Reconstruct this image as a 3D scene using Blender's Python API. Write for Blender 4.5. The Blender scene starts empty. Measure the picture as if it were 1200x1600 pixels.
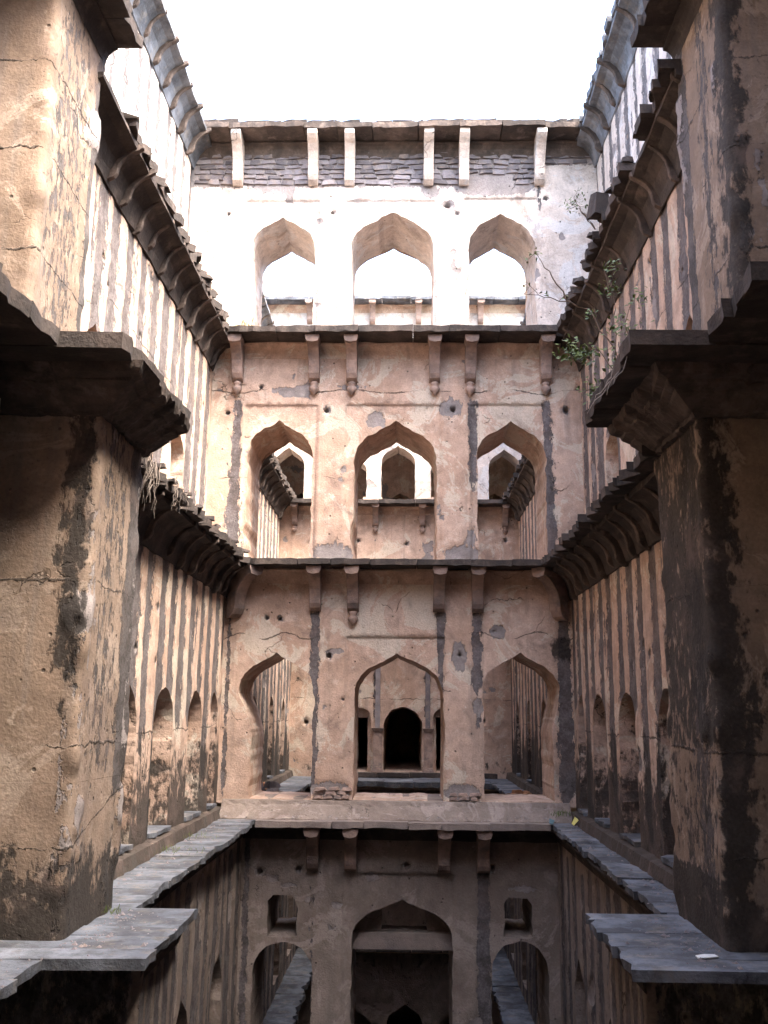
import bpy, math, random
import numpy as np
from mathutils import Vector, Matrix
from mathutils.geometry import delaunay_2d_cdt

random.seed(7)
SC = bpy.context.scene
COL = SC.collection
R = math.radians

# ------------------------------------------------------------------ camera
F, CX, CY = 1483.0, 600.0, 800.0
_d = Vector(((635 - CX) / F, (1110 - CY) / F, 1.0)).normalized()      # level direction into the well
_roll = -0.006
_u = Vector((-math.sin(_roll), -math.cos(_roll), 0.0))
_u = (_u - _d * _u.dot(_d)).normalized()
_r = _d.cross(_u)
if _r.x < 0: _r = -_r
cam_data = bpy.data.cameras.new('camera')
cam_data.sensor_fit = 'VERTICAL'
cam_data.sensor_height = 36.0
cam_data.sensor_width = 27.0
cam_data.lens = 36.0 * F / 1600.0
cam_data.clip_start = 0.05
cam_data.clip_end = 3000
cam = bpy.data.objects.new('camera', cam_data)
COL.objects.link(cam)
right = Vector((_r.x, _d.x, _u.x)); down = Vector((_r.y, _d.y, _u.y)); fwd = Vector((_r.z, _d.z, _u.z))
m = Matrix.Identity(4)
for i in range(3):
    m[i][0] = right[i]; m[i][1] = -down[i]; m[i][2] = -fwd[i]
m[0][3], m[1][3], m[2][3] = 0.0, 0.0, 1.6
cam.matrix_world = m
SC.camera = cam

# ------------------------------------------------------------------ world, sun, exposure
SUN_EL, SUN_AZ = R(54), R(122)        # azimuth clockwise from +Y: behind the camera, to the right
w = bpy.data.worlds.new('World'); SC.world = w; w.use_nodes = True
nt = w.node_tree; nt.nodes.clear()
sky = nt.nodes.new('ShaderNodeTexSky'); sky.sky_type = 'NISHITA'; sky.sun_disc = False
sky.sun_elevation = SUN_EL; sky.sun_rotation = SUN_AZ
sky.air_density = 1.0; sky.dust_density = 5.0; sky.ozone_density = 1.0; sky.altitude = 0
bg = nt.nodes.new('ShaderNodeBackground'); bg.inputs['Strength'].default_value = 0.15
wo = nt.nodes.new('ShaderNodeOutputWorld')
nt.links.new(sky.outputs[0], bg.inputs[0]); nt.links.new(bg.outputs[0], wo.inputs[0])
sd = bpy.data.lights.new('sun', 'SUN'); sd.energy = 0.7; sd.angle = R(20); sd.color = (1.0, 0.95, 0.88)
sun = bpy.data.objects.new('sun', sd); COL.objects.link(sun)
sdir = Vector((math.sin(SUN_AZ) * math.cos(SUN_EL), math.cos(SUN_AZ) * math.cos(SUN_EL), math.sin(SUN_EL)))
sun.rotation_euler = sdir.to_track_quat('Z', 'Y').to_euler()
sun.location = (6, -6, 25)
SC.view_settings.view_transform = 'Standard'
SC.view_settings.look = 'None'
SC.view_settings.gamma = 1.0
SC.view_settings.use_curve_mapping = False
SC.view_settings.exposure = 3.68
SC.render.engine = 'CYCLES'
SC.cycles.max_bounces = 6
SC.cycles.diffuse_bounces = 4

# ------------------------------------------------------------------ noise
def _hash(ix, iy, iz, seed):
    n = (ix * 374761393 + iy * 668265263 + iz * 1442695041 + seed * 974634777) & 0xFFFFFFFF
    n = ((n ^ (n >> 13)) * 1274126177) & 0xFFFFFFFF
    n = (n ^ (n >> 16)) & 0xFFFF
    return n / 65535.0
def vnoise(p, seed=0):
    p = np.asarray(p, float)
    i = np.floor(p).astype(np.int64); f = p - i; f = f * f * (3 - 2 * f)
    r = 0
    for dx in (0, 1):
        for dy in (0, 1):
            for dz in (0, 1):
                wgt = (f[:, 0] if dx else 1 - f[:, 0]) * (f[:, 1] if dy else 1 - f[:, 1]) * (f[:, 2] if dz else 1 - f[:, 2])
                r = r + wgt * _hash(i[:, 0] + dx, i[:, 1] + dy, i[:, 2] + dz, seed)
    return r
def fbm(p, seed=0, octv=4):
    p = np.asarray(p, float); a, s, t = 0.5, 0.0, 0.0
    for k in range(octv):
        s = s + a * vnoise(p * (2.03 ** k), seed + k); t += a; a *= 0.5
    return s / t

# ------------------------------------------------------------------ materials
class NB:
    def __init__(self, name):
        self.m = bpy.data.materials.new(name); self.m.use_nodes = True
        self.t = self.m.node_tree; self.t.nodes.clear()
        self.out = self.n('ShaderNodeOutputMaterial'); self.b = self.n('ShaderNodeBsdfPrincipled')
        self.l(self.b.outputs[0], self.out.inputs[0])
        self.b.inputs['Roughness'].default_value = 0.92
        if 'Specular IOR Level' in self.b.inputs: self.b.inputs['Specular IOR Level'].default_value = 0.25
        tc = self.n('ShaderNodeTexCoord'); oi = self.n('ShaderNodeObjectInfo')
        self.rand = oi.outputs['Random']
        off = self.vmath('SCALE', None, None); c = self.n('ShaderNodeCombineXYZ')
        for k in range(3): self.l(oi.outputs['Random'], c.inputs[k])
        self.l(c.outputs[0], off.inputs[0]); off.inputs['Scale'].default_value = 23.0
        ad = self.vmath('ADD', tc.outputs['Object'], off.outputs[0])
        self.co = ad.outputs[0]
    def n(self, t): return self.t.nodes.new(t)
    def l(self, a, b): self.t.links.new(a, b)
    def put(self, v, s):
        if isinstance(v, (int, float)): s.default_value = v
        elif isinstance(v, tuple): s.default_value = (*v, 1.0) if len(v) == 3 and s.type == 'RGBA' else v
        elif v is not None: self.l(v, s)
    def vmath(self, op, a, b):
        x = self.n('ShaderNodeVectorMath'); x.operation = op
        if a is not None: self.put(a, x.inputs[0])
        if b is not None: self.put(b, x.inputs[1])
        return x
    def math(self, op, a, b=None, c=None, clamp=False):
        x = self.n('ShaderNodeMath'); x.operation = op; x.use_clamp = clamp
        for k, v in enumerate((a, b, c)):
            if v is not None: self.put(v, x.inputs[k])
        return x.outputs[0]
    def noise(self, scale, detail=4, rough=0.55, vec=None, stretch=None, dist=0.0):
        x = self.n('ShaderNodeTexNoise'); x.inputs['Scale'].default_value = scale
        x.inputs['Detail'].default_value = detail; x.inputs['Roughness'].default_value = rough
        x.inputs['Distortion'].default_value = dist
        v = vec or self.co
        if stretch: v = self.vmath('MULTIPLY', v, stretch).outputs[0]
        self.l(v, x.inputs['Vector']); return x.outputs['Fac']
    def step(self, v, a, b):
        x = self.n('ShaderNodeMapRange'); x.interpolation_type = 'SMOOTHSTEP'
        self.put(v, x.inputs['Value']); self.put(a, x.inputs['From Min']); self.put(b, x.inputs['From Max'])
        return x.outputs['Result']
    def mix(self, f, a, b, mode='MIX'):
        x = self.n('ShaderNodeMix'); x.data_type = 'RGBA'; x.blend_type = mode
        self.put(f, x.inputs[0]); self.put(a, x.inputs[6]); self.put(b, x.inputs[7]); return x.outputs[2]
    def gain(self, col, f):
        c = self.n('ShaderNodeCombineColor')
        for k in range(3): self.l(f, c.inputs[k])
        return self.mix(1.0, col, c.outputs[0], 'MULTIPLY')
    def attr(self, name):
        x = self.n('ShaderNodeAttribute'); x.attribute_name = name; return x.outputs['Fac']
    def finish(self, col, height=None, dist=0.02, strength=0.7):
        self.put(col, self.b.inputs['Base Color'])
        if height is not None:
            bp = self.n('ShaderNodeBump'); bp.inputs['Distance'].default_value = dist
            bp.inputs['Strength'].default_value = strength
            self.l(height, bp.inputs['Height']); self.l(bp.outputs[0], self.b.inputs['Normal'])
        return self.m

def plaster(name, ca, cb, cc, streakc=(0.10, 0.09, 0.092), run=0.4, bd=0.03, ga=1.0, bm=0.55, bf=0.32, sp=0.55):
    n = NB(name)
    big = n.noise(0.8, 3, 0.6); mid = n.noise(5.0, 6, 0.68); fine = n.noise(38, 3, 0.6)
    runs = n.noise(1.0, 4, 0.6, stretch=(7, 7, 0.5)); patch = n.noise(2.3, 5, 0.7, dist=0.6)
    jag = n.noise(13.0, 5, 0.72, stretch=(1, 1, 0.4)); flake = n.noise(13, 4, 0.65, stretch=(1, 1, 0.5))
    col = n.mix(n.step(big, 0.3, 0.7), ca, cb)
    col = n.mix(n.math('MULTIPLY', n.step(patch, 0.52, 0.66), 0.55), col, cc)
    col = n.gain(col, n.math('MULTIPLY_ADD', mid, 1.0, 0.48))
    col = n.mix(n.math('MULTIPLY', n.step(runs, 0.5, 0.75), run), col, (0.17, 0.14, 0.12))
    lime = n.math('MULTIPLY', n.step(n.noise(1.2, 5, 0.74, dist=1.0), 0.54, 0.58), 0.5)
    col = n.mix(lime, col, tuple(min(.6, 1.22 * x) for x in cc))
    # water runs
    s = n.attr('streak')
    ms = n.step(n.math('ADD', s, n.math('MULTIPLY', n.step(s, 0.08, 0.34), n.math('MULTIPLY', n.math('SUBTRACT', jag, 0.5), 1.15))), 0.46, 0.54)
    sc = n.gain(n.mix(n.step(mid, 0.4, 0.6), tuple(1.25 * x for x in streakc), tuple(0.6 * x for x in streakc)), n.math('MULTIPLY_ADD', fine, 1.0, 0.5))
    col = n.mix(n.math('MULTIPLY', ms, 0.93), col, sc)
    # lost plaster
    lo = n.attr('loss')
    ml = n.step(n.math('ADD', lo, n.math('MULTIPLY', n.step(lo, 0.05, 0.3), n.math('MULTIPLY', n.math('SUBTRACT', flake, 0.5), 1.1))), 0.47, 0.53)
    col = n.mix(ml, col, n.gain((0.27, 0.235, 0.22), n.math('MULTIPLY_ADD', mid, 1.0, 0.45)))
    # black growth, and shade painted low on the far wall
    g = n.attr('grime_shade')
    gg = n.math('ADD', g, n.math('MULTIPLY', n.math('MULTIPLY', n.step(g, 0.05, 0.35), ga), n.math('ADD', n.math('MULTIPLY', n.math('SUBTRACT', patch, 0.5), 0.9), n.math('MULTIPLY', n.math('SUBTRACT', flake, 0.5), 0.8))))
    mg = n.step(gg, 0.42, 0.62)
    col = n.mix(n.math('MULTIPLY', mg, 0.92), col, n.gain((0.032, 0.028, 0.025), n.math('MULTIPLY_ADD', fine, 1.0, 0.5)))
    # pits
    v = n.n('ShaderNodeTexVoronoi'); v.inputs['Scale'].default_value = 8.0; n.l(n.co, v.inputs['Vector'])
    pit = n.math('MULTIPLY', n.math('SUBTRACT', 1.0, n.step(v.outputs['Distance'], 0.06, 0.16)), n.step(n.noise(3.1, 3), 0.52, 0.6))
    # specks and scuffs
    col = n.gain(col, n.math('MULTIPLY_ADD', fine, 0.6, 0.7))
    spk = n.math('MULTIPLY', n.step(n.noise(34, 3, 0.75), 0.60, 0.68), n.step(n.noise(1.9, 4, 0.65), 0.42, 0.62))
    col = n.mix(n.math('MULTIPLY', spk, sp), col, (0.10, 0.08, 0.068))
    smudge = n.math('MULTIPLY', n.step(n.noise(1.5, 5, 0.72, dist=0.8), 0.50, 0.70), 0.55)
    col = n.mix(smudge, col, (0.17, 0.125, 0.105))
    # cracks
    warp = n.n('ShaderNodeTexNoise'); warp.inputs['Scale'].default_value = 2.2; warp.inputs['Detail'].default_value = 6; n.l(n.co, warp.inputs['Vector'])
    wv = n.vmath('MULTIPLY', warp.outputs['Color'], (0.9, 0.9, 0.9)).outputs[0]
    v2 = n.n('ShaderNodeTexVoronoi'); v2.feature = 'DISTANCE_TO_EDGE'; v2.inputs['Scale'].default_value = 0.75
    n.l(n.vmath('ADD', n.co, wv).outputs[0], v2.inputs['Vector'])
    cr = n.math('MULTIPLY', n.math('SUBTRACT', 1.0, n.step(v2.outputs['Distance'], 0.002, 0.008)), n.step(n.noise(1.3, 4), 0.56, 0.64))
    sm = n.math('ABSOLUTE', n.math('ADD', n.math('SUBTRACT', n.attr('seam'), 10.0), n.math('MULTIPLY', n.math('SUBTRACT', n.noise(3.5, 6, 0.7), 0.5), 0.16)))
    sw = n.math('MULTIPLY', n.step(n.noise(2.6, 4), 0.38, 0.62), 0.014)
    sw = n.math('MAXIMUM', sw, 0.0006)
    se = n.math('SUBTRACT', 1.0, n.step(sm, n.math('MULTIPLY', sw, 0.4), sw))
    dark = n.math('MAXIMUM', n.math('MAXIMUM', pit, cr), se)
    col = n.mix(n.math('MULTIPLY', dark, 0.75), col, (0.05, 0.042, 0.036))
    h = n.math('ADD', n.math('MULTIPLY', mid, bm), n.math('MULTIPLY', fine, bf))
    h = n.math('SUBTRACT', h, n.math('MULTIPLY', spk, 0.16))
    h = n.math('SUBTRACT', h, n.math('MULTIPLY', dark, 0.6))
    h = n.math('SUBTRACT', h, n.math('MULTIPLY', ms, 0.22))
    h = n.math('SUBTRACT', h, n.math('MULTIPLY', ml, 0.5))
    h = n.math('SUBTRACT', h, n.math('MULTIPLY', mg, 0.2))
    return n.finish(col, h, bd, 0.95)

def rock(name, ca, cb, dust=None, rnd=0.5, scale=4.0, black=0.0):
    n = NB(name)
    big = n.noise(scale * 0.4, 5, 0.6); mid = n.noise(scale, 8, 0.65); fine = n.noise(scale * 8, 5, 0.6)
    col = n.mix(n.step(big, 0.3, 0.7), ca, cb)
    col = n.gain(col, n.math('MULTIPLY_ADD', mid, 0.9, 0.55))
    col = n.gain(col, n.math('MULTIPLY_ADD', n.rand, rnd, 1 - rnd / 2))
    if dust: col = n.mix(n.math('MULTIPLY', n.step(n.noise(scale * 0.9, 6, 0.7), 0.5, 0.68), 0.7), col, dust)
    if black: col = n.mix(n.math('MULTIPLY', n.step(n.noise(scale * 0.7, 6, 0.7), 0.42, 0.6), black), col, (0.03, 0.027, 0.025))
    h = n.math('ADD', mid, n.math('MULTIPLY', fine, 0.35))
    return n.finish(col, h, 0.025, 0.8)

M = {}
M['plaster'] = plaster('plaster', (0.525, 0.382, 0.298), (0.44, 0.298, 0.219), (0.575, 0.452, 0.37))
M['lower'] = plaster('grey_shaded_plaster', (0.25, 0.203, 0.172), (0.19, 0.15, 0.124), (0.29, 0.243, 0.215), run=0.55)  # greyer plaster, with the lowest storey's dimness also put into its colour
M['upper'] = plaster('brightened_plaster', (0.60, 0.515, 0.45), (0.55, 0.455, 0.385), (0.64, 0.56, 0.50))  # lit copy of the plaster: top storey's brightness put into its colour
M['pier'] = plaster('pier_plaster', (0.268, 0.197, 0.147), (0.192, 0.137, 0.099), (0.315, 0.25, 0.198), (0.075, 0.068, 0.066), bd=0.022, ga=1.35, run=0.6, bm=0.28, bf=0.28, sp=0.7)
M['ledge'] = rock('ledge_stone', (0.185, 0.198, 0.222), (0.095, 0.102, 0.118), (0.235, 0.205, 0.175), 0.4, 4.5, 0.5)
M['eave'] = rock('eave_stone', (0.085, 0.066, 0.057), (0.05, 0.041, 0.037), (0.13, 0.10, 0.082), black=0.6)
M['bracket'] = rock('bracket_stone', (0.36, 0.255, 0.205), (0.28, 0.20, 0.165), (0.17, 0.148, 0.14), 0.3, 5.0, 0.35)
M['sidebr'] = rock('weathered_bracket', (0.12, 0.09, 0.074), (0.075, 0.058, 0.05), (0.20, 0.155, 0.13), 0.6, 5.0, 0.5)
M['rubble'] = rock('rubble_stone', (0.22, 0.195, 0.195), (0.145, 0.128, 0.135), (0.30, 0.235, 0.195), 0.8, 6.0)
M['mortar'] = rock('mortar', (0.26, 0.21, 0.18), (0.20, 0.165, 0.15), None, 0.1, 7.0)
M['ground'] = rock('dry_ground', (0.34, 0.27, 0.19), (0.26, 0.21, 0.15), (0.20, 0.2, 0.1), 0.0, 0.8)
M['silt'] = rock('silt', (0.09, 0.075, 0.06), (0.06, 0.052, 0.045), None, 0.0, 2.0)
M['brick'] = rock('brick', (0.48, 0.25, 0.13), (0.40, 0.2, 0.11), None, 0.5, 6.0)
def flat(name, c, rough=0.7, trans=0.0):
    n = NB(name); n.b.inputs['Roughness'].default_value = rough
    f = n.noise(18, 4)
    return n.finish(n.gain(c if not isinstance(c, tuple) else n.mix(0.0, c, c), n.math('MULTIPLY_ADD', f, 0.8, 0.6)), f, 0.004, 0.4)
M['bark'] = flat('bark', (0.13, 0.09, 0.065)); M['root'] = flat('dry_root', (0.22, 0.18, 0.15))
M['leaf'] = flat('leaf', (0.10, 0.135, 0.035), 0.5); M['dryleaf'] = flat('yellow_leaf', (0.62, 0.55, 0.16), 0.5)
M['white'] = flat('white_paper', (0.75, 0.76, 0.74), 0.5); M['bluebag'] = flat('blue_plastic', (0.10, 0.17, 0.19), 0.4)
M['straw'] = flat('straw', (0.42, 0.33, 0.2))

# ------------------------------------------------------------------ object helpers
def tag(o, label=None, cat=None, group=None, kind=None):
    if label: o['label'] = label
    if cat: o['category'] = cat
    if group: o['group'] = group
    if kind: o['kind'] = kind
    return o
def thing(name, label, cat, loc, group=None):
    o = bpy.data.objects.new(name, None); COL.objects.link(o); o.location = loc
    o.empty_display_size = 0.3
    return tag(o, label, cat, group, 'thing')
def link(name, me, mat, parent=None, loc=None):
    """link a mesh whose vertices are in world coordinates under its parent"""
    o = bpy.data.objects.new(name, me); COL.objects.link(o)
    if mat and not me.materials: me.materials.append(mat)
    if parent is not None:
        o.parent = parent; o.matrix_parent_inverse = Matrix.Identity(4)
        base = Vector((0, 0, 0)); p = parent
        while p is not None: base += p.location; p = p.parent
        o.location = (Vector(loc) if loc is not None else Vector((0, 0, 0))) - base
    elif loc is not None: o.location = loc
    return o
def mesh(name, verts, faces, smooth=False):
    me = bpy.data.meshes.new(name); me.from_pydata([tuple(v) for v in verts], [], faces)
    if smooth: me.polygons.foreach_set('use_smooth', [True] * len(me.polygons))
    me.update(); return me
def setattrs(me, d):
    for k, a in d.items():
        at = me.attributes.new(k, 'FLOAT', 'POINT'); at.data.foreach_set('value', np.asarray(a, np.float32))

# ------------------------------------------------------------------ wall panels
HALF = [(1.0, 0.0), (0.995, 0.16), (0.95, 0.33), (0.86, 0.48), (0.67, 0.645), (0.36, 0.80), (0.14, 0.905), (0.0, 1.0)]
ROUND = [(math.cos(a), math.sin(a)) for a in np.linspace(0, math.pi / 2, 9)]
def arch(xl, xr, vb, vs, va, half=HALF, xa=None, bl=None, br=None):
    xa = (xl + xr) / 2 if xa is None else xa
    pts = [((bl if bl is not None else xl), vb), ((br if br is not None else xr), vb)]
    if br is not None: pts += [(br, vs - 0.55), (br + (xr - br) * .4, vs - 0.3)]
    pts += [(xa + (xr - xa) * a, vs + (va - vs) * b) for a, b in half]
    pts += [(xa - (xa - xl) * a, vs + (va - vs) * b) for a, b in reversed(half[:-1])]
    if bl is not None: pts += [(bl + (xl - bl) * .4, vs - 0.3), (bl, vs - 0.55)]
    return pts
def rect(a, b, c, d): return [(a, c), (b, c), (b, d), (a, d)]
def dens(poly, h, closed=True):
    out = []
    n = len(poly)
    for i in range(n if closed else n - 1):
        a = np.array(poly[i], float); b = np.array(poly[(i + 1) % n], float)
        k = max(1, int(round(np.linalg.norm(b - a) / h)))
        for j in range(k): out.append(a + (b - a) * j / k)
    return np.array(out)
def inpoly(P, poly):
    x, y = P[:, 0], P[:, 1]; c = np.zeros(len(P), bool); n = len(poly); j = n - 1
    for i in range(n):
        xi, yi = poly[i]; xj, yj = poly[j]
        t = ((yi > y) != (yj > y)) & (x < (xj - xi) * (y - yi) / ((yj - yi) if yj != yi else 1e-12) + xi)
        c ^= t; j = i
    return c
def panel(name, parent, mat, O, U, N, outline, holes=(), h=0.06, pits=(), rects=(), fields=None, disp=None, rough=0.008, seed=0, wav=0.012, flk=0.665):
    """upright plaster wall: u along U, v up; holes = (polygon, depth, closed_back)"""
    O = np.array(O, float); U = np.array(U, float); N = np.array(N, float); V = np.array((0, 0, 1.0))
    def to3(q, d): return O + np.outer(q[:, 0], U) + np.outer(q[:, 1], V) + np.outer(d, N)
    rng = np.random.RandomState(seed + 11)
    pts, edges, ringidx = [], [], []
    def add(ps, closed=True):
        s = len(pts); pts.extend(map(tuple, ps)); n = len(ps)
        edges.extend((s + i, s + (i + 1) % n) for i in range(n if closed else n - 1)); return list(range(s, s + n))
    op = dens(outline, h); add(op)
    hp = []
    for poly, depth, closed in holes:
        d = dens(poly, min(h, 0.045))
        q = np.c_[d * 9, np.full(len(d), seed * 1.7)]
        off = np.c_[fbm(q, seed + 3, 3) - .5, fbm(q + 31, seed + 4, 3) - .5] * rough * 4
        q2 = np.c_[d * 2.3, np.full(len(d), seed * .7)]
        chip = np.clip(fbm(q2, seed + 8, 2) - .62, 0, 1)[:, None] * rough * 14 * np.sign(d - d.mean(0))
        d = d + off + chip
        hp.append(d); ringidx.append(add(d))
    for (a, b, c, dd) in rects:
        for ins in (0.0, 0.009):
            rp = dens(rect(a + ins, b - ins, c + ins, dd - ins), h)
            keep = np.ones(len(rp), bool)
            for q in hp: keep &= ~inpoly(rp, q)
            idx = None
            s = len(pts); pts.extend(map(tuple, rp[keep]))
            ii = np.where(keep)[0]
            for k in range(len(ii)):
                nx = (k + 1) % len(ii)
                if (ii[nx] - ii[k]) % len(rp) == 1: edges.append((s + k, s + nx))
    for (a, b, r_, dep) in pits:
        for rr, cnt in ((1.0, 9), (0.72, 9), (0.3, 5)):
            for k in range(cnt):
                t = 2 * math.pi * (k + rng.rand() * .5) / cnt
                kk = rr * r_ * (0.8 + .4 * rng.rand())if rr == 1.0 else rr * r_ * .9
                pts.append((a + kk * math.cos(t), b + kk * math.sin(t)))
    us, vs = op[:, 0], op[:, 1]
    gx, gy = np.meshgrid(np.arange(us.min() + h / 2, us.max(), h), np.arange(vs.min() + h / 2, vs.max(), h))
    G = np.c_[gx.ravel(), gy.ravel()]; G += (rng.rand(*G.shape) - .5) * h * .5
    keep = inpoly(G, op)
    for d in hp: keep &= ~inpoly(G, d)
    allb = np.array(pts)
    for s in range(0, len(G), 4000):
        blk = G[s:s + 4000]
        dm = ((blk[:, None, :] - allb[None]) ** 2).sum(2).min(1)
        keep[s:s + 4000] &= dm > (h * .45) ** 2
    pts.extend(map(tuple, G[keep]))
    res = delaunay_2d_cdt([Vector(p) for p in pts], edges, [], 0, 1e-6)
    P2 = np.array([tuple(v) for v in res[0]]); tri = np.array([f for f in res[2]])
    back = {}
    for k, ol in enumerate(res[3]):
        for o_ in ol: back[o_] = k
    cen = P2[tri].mean(1)
    ok = inpoly(cen, op)
    for d in hp: ok &= ~inpoly(cen, d)
    tri = tri[ok]
    q3 = np.c_[P2, np.full(len(P2), seed * 3.1)]
    D = (fbm(q3 * 0.9, seed, 3) - .5) * wav * 2 + (fbm(q3 * 5, seed + 5, 3) - .5) * wav * .9
    for (a, b, c, dd) in rects:
        D -= 0.022 * ((P2[:, 0] > a + .004) & (P2[:, 0] < b - .004) & (P2[:, 1] > c + .004) & (P2[:, 1] < dd - .004))
    fd = fields(P2) if fields else {}
    fd.setdefault('streak', np.zeros(len(P2))); fd.setdefault('loss', np.zeros(len(P2)))
    fd.setdefault('grime_shade', np.zeros(len(P2))); fd.setdefault('seam', np.zeros(len(P2)))
    fl_ = np.clip((fbm(np.c_[P2 * np.array((1.9, 1.9)), np.full(len(P2), seed * 5.3)], seed + 31, 5) - flk) * 9, 0, .8)
    fd['loss'] = np.maximum(fd['loss'], fl_)
    D -= 0.014 * np.clip((fd['streak'] - .35) * 4, 0, 1)
    D -= 0.02 * np.clip((fd['loss'] - .35) * 3, 0, 1)
    if disp: D += disp(P2)
    for (a, b, r_, dep) in pits:
        dist = np.hypot(P2[:, 0] - a, P2[:, 1] - b)
        D = np.where(dist < r_ * .78, -dep, D)
        fd['loss'] = np.maximum(fd['loss'], np.clip(1.0 - dist / (r_ * 3.0), 0, 1) * 0.75)
    V3 = list(to3(P2, D)); faces = [tuple(t) for t in tri]
    nn = np.cross(V3[faces[0][1]] - V3[faces[0][0]], V3[faces[0][2]] - V3[faces[0][0]])
    if np.dot(nn, N) < 0: faces = [f[::-1] for f in faces]; flip = True
    else: flip = False
    nsm = len(faces)
    A = {k: list(v) for k, v in fd.items()}
    for (poly, depth, closed), ring in zip(holes, ringidx):
        idx = [back[i] for i in ring]
        q = P2[idx]; d0 = D[idx]
        c2 = q.mean(0); deep = depth > 3
        prev = None; nseg = 2 if depth < .5 else 5
        for s in range(nseg + 1):
            t = s / nseg
            nz = np.c_[q * 3, np.full(len(q), t * depth * 3 + seed)]
            dq = (fbm(nz, seed + 9, 3) - .5)[:, None] * 0.03 * (1 if 0 < s else 0)
            qq = q + dq * (q - c2) / (np.linalg.norm(q - c2, axis=1)[:, None] + 1e-6)
            base = len(V3); V3.extend(to3(c2 + (qq - c2) * (1.0 if not deep or s == 0 else .97), d0 * (1 - t) - depth * t))
            for k in A: A[k].extend([(10.0 if k == 'seam' else 0.0) * 0 if k != 'grime_shade' else min(.9, fd['grime_shade'][i] * .45 + (.26 if closed else 0.0)) for i in idx])
            if prev is not None:
                n_ = len(q)
                for i in range(n_):
                    j = (i + 1) % n_
                    f = (prev + i, prev + j, base + j, base + i)
                    faces.append(f)
            prev = base
        if closed:
            faces.append(tuple(range(prev, prev + len(q))))
    me = mesh(name, V3, faces)
    sm = np.zeros(len(faces), bool); sm[:nsm] = True
    me.polygons.foreach_set('use_smooth', sm)
    me.validate(); setattrs(me, A) if len(me.vertices) == len(V3) else None
    return link(name, me, M[mat], parent, (0, 0, 0))

def runs(P, lst):
    """water runs below brackets: (u, v_top, v_bottom, half width top, half width bottom, strength)"""
    s = np.zeros(len(P))
    for (u, vt, vb, h0, h1, k) in lst:
        t = np.clip((vt - P[:, 1]) / (vt - vb), 0, 1)
        hw = h0 + (h1 - h0) * t
        q = np.clip(1.0 - np.abs(P[:, 0] - u) / (2 * hw), 0, 1)
        q *= np.clip((P[:, 1] - vb) / .4 + .4, 0, 1) * np.clip((vt + .1 - P[:, 1]) / .1, 0, 1)
        s = np.maximum(s, q * k)
    return s
def blob(P, u, v, ru, rv): return np.clip(1.25 - np.hypot((P[:, 0] - u) / ru, (P[:, 1] - v) / rv) * .75, 0, 1)

def wrap(name, parent, mat, path, z0, z1, h=0.05, fields=None, seed=0, rad=0.05, amp=0.014, chip=0.05):
    """wall that turns corners: path = plan polyline, outside on its right-hand side when walking it"""
    P = []
    for i in range(len(path) - 1):
        a = np.array(path[i], float); b = np.array(path[i + 1], float); L = np.linalg.norm(b - a)
        k = max(2, int(round(L / h)))
        for j in range(k): P.append(a + (b - a) * j / k)
    P.append(np.array(path[-1], float)); P = np.array(P)
    C0 = P.copy()
    for _ in range(2):
        Q = P.copy(); Q[1:-1] = P[1:-1] * .5 + (P[:-2] + P[2:]) * .25; P = Q
    T = np.gradient(P, axis=0); T /= np.linalg.norm(T, axis=1)[:, None]
    Nn = np.c_[T[:, 1], -T[:, 0]]
    cd = np.full(len(P), 9.0)
    for c in path[1:-1]: cd = np.minimum(cd, np.hypot(C0[:, 0] - c[0], C0[:, 1] - c[1]))
    zs = np.linspace(z0, z1, max(2, int(round((z1 - z0) / h)) + 1))
    nu, nz = len(P), len(zs)
    X = np.repeat(P[None], nz, 0).reshape(-1, 2); Z = np.repeat(zs[:, None], nu, 1).ravel()
    NN = np.repeat(Nn[None], nz, 0).reshape(-1, 2); CD = np.repeat(cd[None], nz, 0).ravel()
    q = np.c_[X, Z]
    D = (fbm(q * 1.1, seed, 3) - .5) * amp * 2.4 + (fbm(q * 6, seed + 5, 3) - .5) * amp
    D -= chip * np.clip(fbm(q * np.array((5, 5, 4.0)), seed + 7, 3) - .46, 0, 1) * 3 * np.clip(1 - CD / .13, 0, 1)
    fd = fields(np.c_[np.repeat(C0[None], nz, 0).reshape(-1, 2), Z], CD) if fields else {}
    if 'loss' in fd:
        fl_ = np.clip((fbm(q * np.array((2.2, 2.2, 1.3)), seed + 21, 4) - .60) * 7, 0, 1) * np.clip(1.25 - CD / .5, .35, 1)
        fd['loss'] = np.maximum(fd['loss'], fl_)
        D -= .022 * np.clip((fd['loss'] - .42) * 5, 0, 1)
    X = X + NN * D[:, None]
    V = np.c_[X, Z]
    faces = [(j * nu + i, j * nu + i + 1, (j + 1) * nu + i + 1, (j + 1) * nu + i) for j in range(nz - 1) for i in range(nu - 1)]
    me = mesh(name, V, faces, True)
    setattrs(me, fd)
    return link(name, me, M[mat], parent, (0, 0, 0))

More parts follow.
